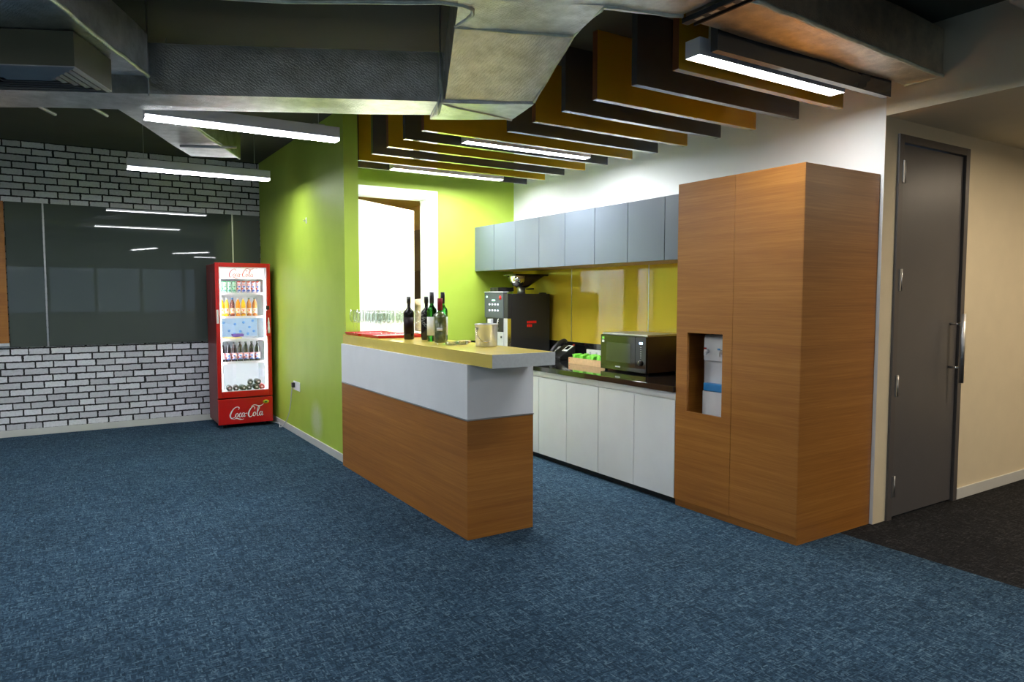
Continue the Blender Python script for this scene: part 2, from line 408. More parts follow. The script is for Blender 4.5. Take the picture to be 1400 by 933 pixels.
# grey door in the corridor wall
fr = MB().box(4.733, 4.79, YD-.016, YD+.11, 0, 2.63).box(5.628, 5.682, YD-.016, YD+.11, 0, 2.63).box(4.79, 5.628, YD-.016, YD+.11, 2.578, 2.63)
d1 = struct('door_1', B(4.797, 5.622, YD+.004, YD+.05, .012, 2.571), 'door_grey', bevel=.002)
fr.build('door_frame', 'frame_grey', d1, .002)
for z in (2.31, 1.585, .862, .16):
    hg = MB().box(4.778, 4.800, YD-.022, YD-.0155, z, z+.148).cyl((4.800, YD-.018, z), .008, .148, 10)
    hg.build('hinge', 'steel_rough', d1)
hb = MB().cyl((5.52, YD-.088, .915), .0165, .505, 16); hd = hb.build('door_handle', 'steel_rough', d1)
for z in (1.345, 1.025): MB().cyl((5.52, YD-.085, z), .009, .09, 12, 'y').build('standoff', 'steel', hd)

# ---------------------------------------------------------------- glass board on the brick wall
gb = thing('glass_board', 'wide dark grey glass board mounted on the white brick wall behind the red fridge', 'board', (.83, YBR-.012, .985))
for x0, x1 in ((-.50, -.162), (-.144, 1.815), (1.832, 2.155)):
    B(x0, x1, YBR-.012, YBR-.001, .985, 2.565).build('glass_panel', 'board', gb, .001)
for x in (-.153, 1.8235): B(x-.008, x+.008, YBR-.016, YBR-.001, .985, 2.565).build('joint_strip', 'strip', gb)
wp = thing('wood_panel', 'tall orange-brown wooden panel at the left end of the glass board', 'panel', (-1.1, YBR-.02, 1.0))
B(-1.7, -.505, YBR-.035, YBR-.001, 1.035, 2.565).build('panel', 'wood', wp, .003)
B(-1.7, -.50, YBR-.06, YBR-.001, 1.0, 1.034).build('ledge', 'lightgrey', wp, .003)

# ---------------------------------------------------------------- wall bits on the green partition
sk = thing('wall_socket', 'white double power socket low on the green wall beside the red fridge', 'socket', (XG, 7.82, .56))
B(XG-.010, XG, 7.70, 7.94, .50, .60).build('plate', 'white_p', sk, .004)
B(XG-.045, XG-.010, 7.86, 7.905, .53, .585).build('plug', 'black', sk, .006)
cd = MB(); pts = [(XG-.04, 7.88, .535), (XG-.05, 7.885, .45), (XG-.05, 7.93, .33), (XG-.05, 8.02, .20), (XG-.055, 8.20, .06), (XG-.06, 8.36, .010), (XG-.04, 8.46, .008), (XG-.02, 8.56, .022), (XG-.05, 8.68, .02), (2.06, 8.90, .012)]
def smooth(pts, n=6):
    P = [Vector(p) for p in pts]; out = []
    for i in range(len(P)-1):
        p0, p1, p2, p3 = P[max(i-1, 0)], P[i], P[i+1], P[min(i+2, len(P)-1)]
        for k in range(n):
            t = k/n; out.append(.5*((2*p1)+(p2-p0)*t+(2*p0-5*p1+4*p2-p3)*t*t+(3*p1-p0-3*p2+p3)*t**3))
    return out+[P[-1]]
cd.tube(smooth(pts), .006)
solid('power_cable', cd, 'lightgrey', (XG-.05, 8.3, 0), 'thin grey power cable hanging from the wall socket to the carpet behind the fridge', 'cable')
hk = MB().box(XG-.006, XG, 7.34, 7.375, 2.30, 2.36).tube([(XG-.004, 7.357, 2.335), (XG-.03, 7.357, 2.32), (XG-.034, 7.357, 2.34)], .004)
solid('wall_hook', hk, 'white_p', (XG, 7.357, 2.30), 'tiny white hook high on the green wall below the hanging lamps', 'hook')

# ---------------------------------------------------------------- script lettering (flat strokes of changing width)
LOGO = [
 [(.86,.74,.03),(.92,.90,.05),(.80,.99,.05),(.62,.96,.05),(.42,.80,.07),(.24,.52,.10),(.16,.26,.11),(.22,.06,.08),(.38,.03,.05),(.55,.12,.03),(.66,.26,.02)],
 [(.74,.42,.05),(.64,.34,.07),(.60,.18,.07),(.66,.08,.05),(.76,.12,.05),(.82,.28,.06),(.78,.42,.05),(.72,.42,.04)],
 [(1.08,.38,.05),(1.02,.44,.04),(.94,.34,.07),(.90,.18,.07),(.95,.08,.05),(1.06,.14,.03),(1.12,.24,.02)],
 [(1.34,.40,.05),(1.24,.44,.04),(1.15,.32,.07),(1.12,.16,.07),(1.18,.08,.05),(1.28,.18,.04),(1.36,.42,.06),(1.32,.20,.07),(1.34,.08,.05),(1.44,.16,.03)],
 [(1.40,.34,.04),(1.52,.38,.05),(1.60,.36,.03)],
 [(.20,.0,.02),(.42,-.06,.03),(.70,-.02,.06),(.92,-.10,.08),(1.16,-.14,.04),(1.30,-.10,.02)],
 [(2.18,.66,.03),(2.24,.80,.05),(2.14,.92,.05),(1.98,.86,.06),(1.80,.62,.09),(1.70,.34,.11),(1.72,.12,.09),(1.84,.03,.06),(2.0,.12,.03),(2.08,.26,.02)],
 [(1.94,.92,.03),(2.10,1.04,.05),(2.30,1.06,.05),(2.55,.96,.06),(2.80,.98,.05),(3.02,1.12,.02)],
 [(2.22,.42,.05),(2.12,.34,.07),(2.08,.18,.07),(2.14,.08,.05),(2.24,.12,.05),(2.30,.28,.06),(2.26,.42,.05),(2.20,.42,.04)],
 [(2.36,.24,.02),(2.54,.56,.04),(2.64,.86,.05),(2.58,.92,.04),(2.50,.72,.06),(2.44,.36,.08),(2.44,.12,.07),(2.52,.08,.04),(2.60,.16,.02)],
 [(2.86,.40,.05),(2.76,.44,.04),(2.66,.32,.07),(2.64,.16,.07),(2.70,.08,.05),(2.80,.18,.04),(2.88,.42,.06),(2.84,.20,.07),(2.86,.08,.05),(2.98,.18,.02)],
]
def lettering(mb, fn, width, grow=1.0):
    """fn maps (u across, v up) in metres to a 3-D point; strokes are given 0..3 units wide"""
    s = width/3.0
    for k, st in enumerate(LOGO):
        P = smooth(st, 6); L, Rr = [], []
        for i, p in enumerate(P):
            d = (P[min(i+1, len(P)-1)]-P[max(i-1, 0)]); d = Vector((d.x, d.y)).normalized(); n = Vector((-d.y, d.x))
            w = max(p.z, .015)*.5*grow
            L.append(mb.bm.verts.new(fn((p.x+n.x*w)*s, (p.y+n.y*w)*s, k))); Rr.append(mb.bm.verts.new(fn((p.x-n.x*w)*s, (p.y-n.y*w)*s, k)))
        for i in range(len(L)-1): mb.bm.faces.new((L[i], Rr[i], Rr[i+1], L[i+1]))
    g = bmesh.ops.extrude_face_region(mb.bm, geom=mb.bm.faces[:])
    e = Vector(fn(0, 0, -6))-Vector(fn(0, 0, 0))
    for v in g['geom']:
        if isinstance(v, bmesh.types.BMVert): v.co += e
    return mb

# ---------------------------------------------------------------- drinks fridge
FX0, FX1, FY0, FY1 = 1.475, 2.09, 8.63, 9.20
fg = thing('drinks_fridge', 'tall red glass-door drinks fridge with white script lettering standing in the corner', 'fridge', ((FX0+FX1)/2, 8.9, 0))
body = MB().box(FX0, FX0+.03, FY0+.045, FY1, .06, 1.92).box(FX1-.03, FX1, FY0+.045, FY1, .06, 1.92)
body.box(FX0+.03, FX1-.03, FY0+.045, FY1, 1.89, 1.92).box(FX0+.03, FX1-.03, FY1-.03, FY1, .06, 1.89).box(FX0+.03, FX1-.03, FY0+.045, FY1-.03, .06, .42)
body.build('body', 'red_dark', fg, .006)
li = MB().box(FX0+.0305, FX0+.038, FY0+.05, FY1-.031, .4205, 1.889).box(FX1-.038, FX1-.0305, FY0+.05, FY1-.031, .4205, 1.889).box(FX0+.038, FX1-.038, FY1-.037, FY1-.0305, .4205, 1.889).box(FX0+.038, FX1-.038, FY0+.05, FY1-.037, .4205, .428)
li.build('liner', 'fridge_in', fg)
dr = MB().box(FX0, FX0+.043, FY0, FY0+.044, .36, 1.93).box(FX1-.043, FX1, FY0, FY0+.044, .36, 1.93).box(FX0+.043, FX1-.043, FY0, FY0+.044, .36, .432).box(FX0+.043, FX1-.043, FY0, FY0+.044, 1.882, 1.93)
door = dr.build('door', 'red', fg, .004)
B(FX0+.043, FX1-.043, FY0+.018, FY0+.024, .432, 1.882).build('glass_pane', 'pane', door)
gsk = MB()
for x0, x1, z0, z1 in ((FX0+.043, FX0+.052, .432, 1.882), (FX1-.052, FX1-.043, .432, 1.882), (FX0+.052, FX1-.052, .432, .441), (FX0+.052, FX1-.052, 1.873, 1.882)): gsk.box(x0, x1, FY0+.006, FY0+.017, z0, z1)
gsk.build('gasket', 'white_p', door)
hn = B(FX1-.062, FX1-.004, FY0-.022, FY0-.0005, 1.07, 1.375).build('handle', 'red', door, .006)
bt = MB().lathe([(0, 0), (.013, 0), (.014, .05), (.010, .10), (.012, .125), (.006, .155), (.005, .185), (0, .185)], 12)
for v in bt.bm.verts: v.co.y *= .12; v.co += Vector((FX1-.034, FY0-.0235, 1.105))
bt.build('bottle_emblem', 'logo_white', door)
B(FX1-.058, FX1-.02, FY0-.012, FY0-.0005, 1.385, 1.43).build('lock', 'black', door, .004)
B(FX0+.006, FX0+.03, FY0-.002, FY0-.0003, 1.23, 1.39).build('sticker', 'label_white', door)
lp = B(FX0, FX1, FY0+.004, FY0+.044, .045, .345).build('lower_panel', 'red', fg, .006)
lettering(MB(), lambda u, v, k: (1.582+u, FY0+.0035-.00012*k, .115+v), .40, 1.15).build('script_lettering', 'logo_white', lp)
st = MB().lathe([(0, 0), (.036, 0), (.036, .002), (0, .002)], 24, (0, 0, 0), 0, 'y')
for v in st.bm.verts: v.co = Vector((v.co.x, v.co.y, v.co.z*.6))+Vector((2.012, FY0+.0015, .287))
st.build('oval_sticker', plain('yellow_sticker', srgb(216, 206, 40), .5), lp)
st = MB().lathe([(0, 0), (.017, 0), (.017, .001), (0, .001)], 16, (0, 0, 0), 0, 'y')
for v in st.bm.verts: v.co = Vector((v.co.x, v.co.y, v.co.z*.6))+Vector((2.012, FY0+.0003, .287))
st.build('sticker_mark', plain('green_mark', srgb(30, 110, 40), .5), lp)
sg = B(FX0+.055, FX1-.055, FY0+.06, FY0+.10, 1.745, 1.872).build('header_sign', 'fridge_sign', fg)
lettering(MB(), lambda u, v, k: (1.625+u, FY0+.0592-.00012*k, 1.765+v), .29, 1.0).build('script_lettering', 'logo_red', sg)
lettering(MB(), lambda u, v, k: (FX0-.0006-.00012*k, 8.93-v*.75, 1.22+u), .62, 1.0).build('side_lettering', 'logo_faint', fg)
for x0 in (FX0+.0535, FX1-.0655): B(x0, x0+.012, FY0+.05, FY0+.058, .46, 1.74).build('light_strip', 'fridge_led', fg)
for z in (1.575, 1.30, 1.035, .765):
    s_ = MB().box(FX0+.045, FX1-.045, FY0+.075, FY1-.05, z-.006, z).box(FX0+.045, FX1-.045, FY0+.068, FY0+.0745, z-.014, z+.014)
    s_.build('shelf', 'white_p', fg)
dp = MB().box(FX0+.05, FX1-.05, FY1-.055, FY1-.05, 1.05, 1.28); dpo = dp.build('dotted_back_panel', plain('pale_blue_sheet', srgb(176, 206, 232), .5), fg)
for i, (u, v) in enumerate([(.06,.08),(.12,.17),(.18,.07),(.25,.15),(.31,.06),(.35,.17),(.42,.11),(.46,.19),(.24,.03),(.40,.03),(.47,.06)]):
    c_ = MB().lathe([(0, 0), (.016, 0), (.016, .001), (0, .001)], 14, (FX0+.055+u, FY1-.0565, 1.05+v), 0, 'y').build('dot', plain('blue_dot_%d' % i, srgb(110, 176, 240), .5) if i == 0 else bpy.data.materials['blue_dot_0'], dpo)
for x in (FX0+.08, FX1-.08):
    for y in (FY0+.09, FY1-.08): MB().cyl((x, y, 0), .022, .06, 12).build('foot', 'black', fg)

# drinks
def can_material(name, a, b2, c):
    m = M(name); tc = m.node('ShaderNodeTexCoord'); sp = m.node('ShaderNodeSeparateXYZ'); m.link(tc.outputs['Object'], sp.inputs[0])
    n = m.noise(m.coords((24, 24, 34)), 1, 2)
    m.link(m.ramp(n, [(.40, a), (.46, b2), (.60, c)]), m.b.inputs['Base Color']); m.b.inputs['Roughness'].default_value = .3; m.b.inputs['Metallic'].default_value = .2
    return m.m
W['can_green'] = can_material('green_can', srgb(20, 150, 110), srgb(230, 240, 232), srgb(60, 190, 120))
W['can_blue'] = can_material('blue_can', srgb(30, 80, 190), srgb(236, 240, 248), srgb(220, 60, 50))
W['can_dark'] = can_material('dark_can', srgb(60, 74, 70), srgb(150, 158, 156), srgb(34, 44, 40))
W['can_red'] = can_material('red_can', srgb(180, 24, 30), srgb(220, 120, 120), srgb(150, 16, 22))
CANP = [(0, .004), (.019, .004), (.021, 0), (.0255, .008), (.0255, .135), (.021, .146), (.020, .143), (0, .141)]
def can(mat, label, cat, group, loc):
    o = thing('drink_can', label, cat, loc, group, local=True)
    MB().lathe(CANP, 18).build('can_body', mat, o); MB().box(-.004, .004, -.006, .010, .1412, .1435).build('tab', 'steel', o); return o
g0 = can('can_green', 'green and white drink can in the left half of the top fridge shelf', 'can', 'green cans on the top fridge shelf', (1.55, 8.76, 1.5752))
b0 = can('can_blue', 'blue and white drink can in the right half of the top fridge shelf', 'can', 'blue cans on the top fridge shelf', (1.76, 8.76, 1.5752))
for i in range(1, 4): dup(g0, (1.55+i*.0515, 8.76, 1.5752))
for i in range(1, 5): dup(b0, (1.76+i*.054, 8.76, 1.5752))
def juice(mat, cap, lab, h, r, label, group, loc, cat='bottle'):
    o = thing('drink_bottle', label, cat, loc, group, local=True)
    MB().lathe([(0, 0), (r*.9, 0), (r, .006), (r, h*.60), (r*.96, h*.68), (r*.80, h*.76), (r*.4, h*.88), (r*.38, h*.92), (0, h*.92)], 16).build('bottle_body', mat, o)
    MB().lathe([(0, h*.921), (r*.46, h*.921), (r*.46, h), (0, h)], 12).build('cap', cap, o)
    MB().lathe([(r+.0006, h*.14), (r+.0016, h*.14), (r+.0016, h*.46), (r+.0006, h*.46)], 16, closed=True).build('label', lab, o); return o
W['orange'] = plain('orange_juice', srgb(240, 150, 20), .25, var=.15); W['amber'] = plain('amber_tea', srgb(190, 116, 40), .25)
W['brownd'] = plain('brown_drink', srgb(120, 60, 44), .3); W['yellow_juice'] = plain('yellow_juice', srgb(250, 196, 20), .25); W['cap_dark'] = plain('dark_green_cap', srgb(50, 84, 78), .4)
W['lab_mix'] = can_material('printed_label', srgb(230, 120, 60), srgb(244, 238, 226), srgb(246, 200, 90))
W['cola'] = plain('dark_cola', srgb(26, 24, 34), .15, coat=.6); W['lab_cola'] = can_material('blue_red_label', srgb(80, 130, 220), srgb(240, 240, 250), srgb(230, 90, 90))
for i, (x, m_, cp, lb) in enumerate([
    (1.565, 'orange', 'white_p', 'orange juice bottle with white cap, leftmost on the second fridge shelf'),
    (1.620, 'yellow_juice', 'white_p', 'yellow juice bottle with white cap left of the brown bottle on the second fridge shelf'),
    (1.682, 'brownd', 'blue_p', 'brown drink bottle with blue marks in the middle of the second fridge shelf'),
    (1.745, 'orange', 'white_p', 'orange juice bottle just right of the brown bottle on the second fridge shelf'),
    (1.805, 'yellow_juice', 'white_p', 'bright yellow juice bottle left of the two amber bottles on the second fridge shelf'),
    (1.870, 'amber', 'cap_dark', 'amber tea bottle with dark cap, left of the two on the second fridge shelf'),
    (1.935, 'amber', 'cap_dark', 'amber tea bottle with dark cap, right of the two on the second fridge shelf')]):
    juice(m_, cp, 'lab_mix', .225, .027, lb, 'juice bottles on the second fridge shelf', (x, 8.77, 1.3002))
c0 = juice('cola', 'can_dark', 'lab_cola', .240, .0305, 'dark cola bottle with white, blue and red label on the fourth fridge shelf', 'cola bottles on the fourth fridge shelf', (1.56, 8.77, .7652))
for i in range(1, 7): dup(c0, (1.56+i*.066, 8.77, .7652))
pk = MB().box(-.12, .10, -.06, .06, 0, .018).crumple(.006, 20, 3); pk = solid('snack_packet', pk, plain('cream_packet', srgb(236, 214, 130), .5), (0, 0, 0), 'flat yellow packet lying on the middle fridge shelf', 'packet'); pk.location = (1.68, 8.80, 1.041)
pk = MB().box(-.06, .06, -.05, .05, 0, .03).crumple(.008, 20, 3, 3); pk = solid('snack_packet', pk, plain('purple_packet', srgb(112, 72, 170), .5), (0, 0, 0), 'small purple packet lying on top of the flat yellow one in the fridge', 'packet'); pk.location = (1.74, 8.80, 1.068)
def lying(mat, x, z, label, group, y=8.74):
    o = thing('drink_can', label, 'can', (x, y, z), group, local=True); o.rotation_euler = (R(-90), 0, R(random.uniform(-14, 14)))
    MB().lathe([(0, .004), (.025, .004), (.028, 0), (.033, .008), (.033, .112), (.027, .120), (.025, .117), (0, .115)], 18, (0, 0, -.06)).build('can_body', mat, o)
    MB().lathe([(0, -.0575), (.012, -.0575), (.012, -.0565), (0, -.0565)], 12).build('can_end', 'white_p', o)
    return o
for i in range(5):
    lying('can_dark', 1.62+i*.075, .4625, 'dark silver can lying on its side on the floor of the red fridge', 'dark cans lying in the bottom of the fridge')
lying('can_red', 1.985, .4625, 'red can lying on its side on the fridge floor, rightmost of the heap', None)
for x in (1.86, 1.94):
    lying('can_dark', x, .523, 'dark silver can lying on top of the heap of cans in the fridge', 'dark cans on top of the heap in the fridge')

# ---------------------------------------------------------------- bar counter
BX0, BX1, BY0, BY1 = 2.113, 2.612, 3.835, 6.195
bar = thing('bar_counter', 'bar counter with brown wood base and white upper band, running to the green wall', 'counter', ((BX0+BX1)/2, 5, 0))
B(BX0, BX1, BY0, BY1, 0, .764).build('wood_base', 'wood', bar, .002)
B(BX0-.004, BX1+.004, BY0-.004, BY1, .7642, .772).build('shadow_trim', 'steel_rough', bar)
B(BX0, BX1, BY0, BY1, .7722, 1.118).build('upper_band', 'bar_white', bar, .002)
top = thing('bar_worktop', 'thick yellow laminate bar top with pale grey end, overhanging the counter', 'worktop', (2.36, 4.9, 1.119))
B(2.128, 2.585, 3.556, 6.19, 1.119, 1.201).build('slab', 'bartop', top, .002)
B(2.128, 2.585, 3.552, 3.5558, 1.119, 1.201).build('end_edging', 'bartop_end', top)

# trays and wine glasses
ZT = 1.2012
def tray(x0, x1, y0, y1, label):
    t = thing('serving_tray', label, 'tray', ((x0+x1)/2, (y0+y1)/2, ZT))
    mb = MB().box(x0+.015, x1-.015, y0+.015, y1-.015, ZT, ZT+.006)
    o_ = [(x0+.014, y0+.014), (x1-.014, y0+.014), (x1-.014, y1-.014), (x0+.014, y1-.014)]; q = [(x0, y0), (x1, y0), (x1, y1), (x0, y1)]
    for i in range(4):
        a, b2, c2, d2 = o_[i], o_[(i+1) % 4], q[(i+1) % 4], q[i]
        mb.hexa([(*a, ZT+.001), (*b2, ZT+.001), (*c2, ZT+.020), (*d2, ZT+.020), (a[0], a[1], ZT+.006), (b2[0], b2[1], ZT+.006), (c2[0], c2[1], ZT+.024), (d2[0], d2[1], ZT+.024)])
    mb.build('tray_body', 'redtray', t, .001)
    B(x0+.022, x1-.022, y0+.022, y1-.022, ZT+.0065, ZT+.0085).build('paper_liner', 'label_white', t); return t
tray(2.135, 2.50, 5.83, 6.165, 'smaller red serving tray of wine glasses at the wall end of the bar')
tray(2.150, 2.575, 5.40, 5.80, 'larger red serving tray of wine glasses behind the dark bottles')
wg = thing('wine_glass', 'clear stemmed wine glass among those on the smaller red tray at the wall end', 'glass', (0, 0, 0), 'wine glasses on the smaller tray', local=True)
MB().lathe([(0, 0), (.032, 0), (.032, .0015), (.010, .005), (.004, .012), (.0035, .09), (.010, .100), (.026, .115), (.034, .14), (.034, .165), (.028, .215), (.0268, .215), (.0325, .165), (.0325, .14), (.025, .117), (.009, .103), (0, .1015)], 20).build('bowl_and_stem', 'thin', wg)
first = True
for lab, grp, xs, ys in (('clear stemmed wine glass among those on the smaller red tray at the wall end', 'wine glasses on the smaller tray', [2.19, 2.275, 2.36, 2.445], [5.89, 5.98, 6.07]),
                         ('clear stemmed wine glass among those on the larger red tray behind the bottles', 'wine glasses on the larger tray', [2.205, 2.285, 2.365, 2.445, 2.525], [5.46, 5.55, 5.64, 5.73])):
    for x in xs:
        for y in ys:
            loc = (x+random.uniform(-.006, .006), y+random.uniform(-.006, .006), ZT+.0087)
            if first: wg.location = loc; first = False
            else: dup(wg, loc, lab, grp)

# bottles
def bottle(x, y, h, r, mat, label, neck=.013, caps=None, lab=None, capl=.06, sh=.62):
    o = thing('wine_bottle', label, 'bottle', (x, y, ZT), local=True)
    MB().lathe([(0, .006), (r*.6, .002), (r*.93, 0), (r, .008), (r, h*sh), (r*.93, h*(sh+.04)), (r*.55, h*(sh+.09)), (neck, h*(sh+.13)), (neck, h-.012), (neck+.002, h-.011), (neck+.002, h), (0, h)], 28).build('bottle_body', mat, o)
    if caps: MB().lathe([(neck+.0008, h-capl), (neck+.0035, h-capl), (neck+.0035, h+.001), (0, h+.001), (0, h+.0003), (neck+.0008, h+.0003)], 20).build('capsule', caps, o)
    if lab: lab(o, r, h)
    return o
def lab_band(mat, z0, z1, a0=0, a1=360):
    def f(o, r, h):
        mb = MB(); n = 24; rows = []
        for z in (h*z0, h*z1):
            for rr in (r+.0005, r+.0012):
                rows.append([mb.bm.verts.new((rr*math.cos(R(a0+(a1-a0)*k/n)), rr*math.sin(R(a0+(a1-a0)*k/n)), z)) for k in range(n+1)])
        for p, q in ((0, 2), (1, 3), (0, 1), (2, 3)):
            for k in range(n): mb.bm.faces.new((rows[p][k], rows[p][k+1], rows[q][k+1], rows[q][k])).smooth = True
        mb.build('label', mat, o)
    return f
bottle(2.33, 5.19, .342, .041, 'bottle_dark', 'dark brown wine bottle with bare shoulders, nearest the red tray', caps='black', capl=.055, lab=lab_band(plain('dim_label', (.014, .006, .006, 1), .5, spec=.15), .14, .52, 150, 300))
def relief(o, r, h):
    rnd = random.Random(3)
    for k in range(9):
        a = R(200+rnd.uniform(-20, 70)); z = h*rnd.uniform(.28, .58); p = Vector((math.cos(a), math.sin(a), 0)); t_ = Vector((-p.y, p.x, 0))
        q = rnd.uniform(.006, .013); mb = MB(); P3 = [p*(r+.001)+Vector((0, 0, z))+t_*(q*math.cos(w))+Vector((0, 0, q*math.sin(w)*rnd.uniform(.3, 1))) for w in (0, 1, 2, 3, 4, 5)]
        mb.tube(P3, .0014, 6); mb.build('silver_pattern', 'lightgrey', o)
bottle(2.426, 5.07, .342, .042, 'bottle_dark', 'black wine bottle with a silver flourish pattern, between the brown bottle and the green ones', caps='black', capl=.05, lab=relief)
bottle(2.392, 4.90, .375, .037, 'bottle_green', 'slim green wine bottle with black cap and white label, left of the red-necked bottle', caps='black', capl=.085, lab=lab_band('label_white', .12, .5, 150, 330))
bottle(2.468, 4.865, .375, .037, 'bottle_green', 'slim green wine bottle with black cap standing right behind the red-necked bottle', caps='black', capl=.085, lab=lab_band('label_white', .12, .5, 200, 380))
def olive_core(o, r, h):
    MB().lathe([(0, .012), (r*.84, .010), (r*.86, .02), (r*.86, h*.60), (r*.45, h*.70), (0, h*.71)], 24).build('liquid', 'bottle_olive', o)
    lab_band('label_white', .30, .36, 215, 262)(o, r, h)
bottle(2.29, 4.557, .330, .050, 'thin', 'stout clear bottle of olive liquid with dark red capsule, nearest the glass dishes', caps='capsule_red', capl=.085, lab=olive_core, sh=.60, neck=.015)
# two glass dishes and a coaster
for x, y, lb in ((2.318, 4.43, 'small round glass ashtray in front of the red-necked bottle'), (2.405, 4.44, 'small round glass ashtray between its twin and the steel ice bucket')):
    o = thing('glass_ashtray', lb, 'ashtray', (x, y, ZT), local=True)
    MB().lathe([(0, 0), (.040, 0), (.046, .008), (.047, .024), (.038, .024), (.034, .010), (0, .008)], 24).build('dish', 'clear', o)
cs = MB().lathe([(0, 0), (.05, 0), (.052, .010), (.050, .014), (0, .012)], 24); cs = solid('wooden_coaster', cs, 'pine', (0, 0, 0), 'round pale wooden coaster behind the glass ashtrays', 'coaster'); cs.location = (2.52, 4.62, ZT)
# ice bucket
ib = thing('ice_bucket', 'polished steel ice bucket with swing handle on the bar top', 'bucket', (2.478, 4.22, ZT), local=True)
MB().lathe([(0, .004), (.073, 0), (.0765, .004), (.0785, .145), (.083, .150), (.083, .156), (.076, .156), (.0745, .147), (.072, .010), (0, .010)], 40).build('bucket_body', 'bucket_steel', ib)
hp = [(.084*math.cos(R(-128))*math.cos(t)*-1, 0, 0) for t in (0,)]
A1, A2 = Vector((.086, .012, .118)), Vector((-.086, -.012, .118)); hpts = []
for k in range(17):
    t = math.pi*k/16; c_ = (A1+A2)/2; ax = (A1-A2)/2; hpts.append(c_+ax*math.cos(t)+Vector((-.045, -.078, -.086))*math.sin(t)*1.0)
hd = MB().tube(hpts, .0035, 8).build('swing_handle', 'steel', ib)
for a_ in (A1, A2): MB().lathe([(0, -.006), (.009, -.006), (.009, .006), (0, .006)], 12, tuple(a_), 0, 'x').build('pivot', 'steel_rough', ib)

# ---------------------------------------------------------------- kitchen run
KX, KY0 = 3.781, 3.692
# base cabinets
bases = [(3.694, 4.576, 4.136, 'white base cabinet with two plain doors, next to the tall wood cabinet'),
         (4.578, 5.458, 5.022, 'white base cabinet with two plain doors, below the microwave and wooden box'),
         (5.460, 6.300, 5.880, 'white base cabinet with two plain doors, hidden in part behind the bar end'),
         (6.302, 7.148, 6.72, 'white base cabinet with two plain doors, below the coffee machine by the green wall')]
for y0, y1, ym, lb in bases:
    c = thing('base_cabinet', lb, 'cabinet', (4.15, (y0+y1)/2, 0), 'white base cabinets under the black worktop')
    B(KX+.022, XW-.003, y0, y1, .055, .838).build('carcass', 'white_lam', c)
    B(KX+.035, XW-.02, y0, y1, 0, .0545).build('plinth', 'black', c)
    B(KX+.004, KX+.021, y0, y1, .79, .838).build('grip_rail', 'white_lam', c)
    for a, b2 in ((y0+.001, ym-.0015), (ym+.0015, y1-.001)): B(KX, KX+.02, a+.001, b2-.001, .05, .782).build('door', 'white_lam', c, .0015)
# worktop with upstands
wt = thing('black_worktop', 'long glossy black stone worktop over the white base cabinets', 'worktop', (4.18, 5.4, .84))
B(KX-.02, XW-.003, KY0, YG-.003, .84, .885).build('slab', 'counter', wt, .003)
B(XW-.022, XW-.003, KY0, YG-.003, .8852, 1.06).build('upstand', 'counter', wt, .002)
B(KX-.02, XW-.023, YG-.021, YG-.003, .8852, 1.03).build('side_upstand', 'counter', wt, .002)
# splashback
sb = thing('glass_splashback', 'glossy yellow glass splashback between black worktop and grey wall cabinets', 'splashback', (XW-.01, 5.4, 1.061))
for a, b2 in ((KY0, 4.817), (4.827, 5.987), (5.997, YG-.003)): B(XW-.012, XW-.002, a, b2, 1.0605, 1.838).build('glass_panel', 'splash', sb, .001)
for y in (4.822, 5.992): B(XW-.0135, XW-.002, y-.0045, y+.0045, 1.0605, 1.838).build('joint_strip', 'strip', sb)
# wall cabinets
ed = [7.149, 6.719, 6.281, 5.846, 5.413, 4.969, 4.529, 4.095, 3.694]
wl = ['wall cabinet with two blue-grey doors, farthest in the corner by the green wall', 'wall cabinet with two blue-grey doors, second from the green wall', 'wall cabinet with two blue-grey doors, third from the green wall', 'wall cabinet with two blue-grey doors, against the tall wood cabinet']
for i in range(4):
    y1, ym, y0 = ed[2*i], ed[2*i+1], ed[2*i+2]
    c = thing('wall_cabinet', wl[i], 'cabinet', (4.3, (y0+y1)/2, 1.84), 'blue-grey wall cabinets')
    B(4.067, XW-.003, y0+.0005, y1-.0005, 1.846, 2.335).build('carcass', 'cab_grey', c)
    for a, b2 in ((y0+.001, ym-.0015), (ym+.0015, y1-.001)): B(4.046, 4.066, a+.0015, b2-.0015, 1.834, 2.338).build('door', 'cab_grey', c, .0015)
    B(4.0665, XW-.003, y0+.0005, y1-.0005, 1.839, 1.8458).build('base_board', 'tan', c)
# tall cabinet with a dispenser niche
TX, TY0, TY1, TZ = 3.78, 2.66, 3.689, 2.352
tc = thing('tall_cabinet', 'tall brown wood cabinet with an open niche holding a water dispenser', 'cabinet', (4.18, 3.17, 0))
cs_ = MB().box(TX+.021, XW-.004, TY0, TY0+.02, 0, TZ).box(TX+.021, XW-.004, TY1-.02, TY1, 0, TZ).box(TX+.021, XW-.004, TY0+.02, TY1-.02, TZ-.02, TZ).box(XW-.024, XW-.004, TY0+.02, TY1-.02, 0, TZ-.02)
cs_.box(TX+.021, XW-.024, 3.225, 3.243, .05, TZ-.02)
cs_.build('carcass', 'wood', tc, .001)
B(TX+.012, TX+.02, TY0+.001, TY1-.001, 0, .046).build('plinth', 'wood', tc)
B(TX, TX+.0205, TY0, 3.1785, .05, TZ).build('door', 'wood', tc, .0015)
ND = MB(); ny0, ny1, nz0, nz1 = 3.262, 3.584, .716, 1.287
ND.box(TX, TX+.0205, 3.1815, ny0, .05, TZ).box(TX, TX+.0205, ny1, TY1, .05, TZ).box(TX, TX+.0205, ny0, ny1, .05, nz0).box(TX, TX+.0205, ny0, ny1, nz1, TZ)
ND.build('door_with_opening', 'wood', tc)
B(TX+.0006, TX+.0205, TY0-.0035, TY0-.0002, .05, TZ).build('edge_strip', 'wood', tc)
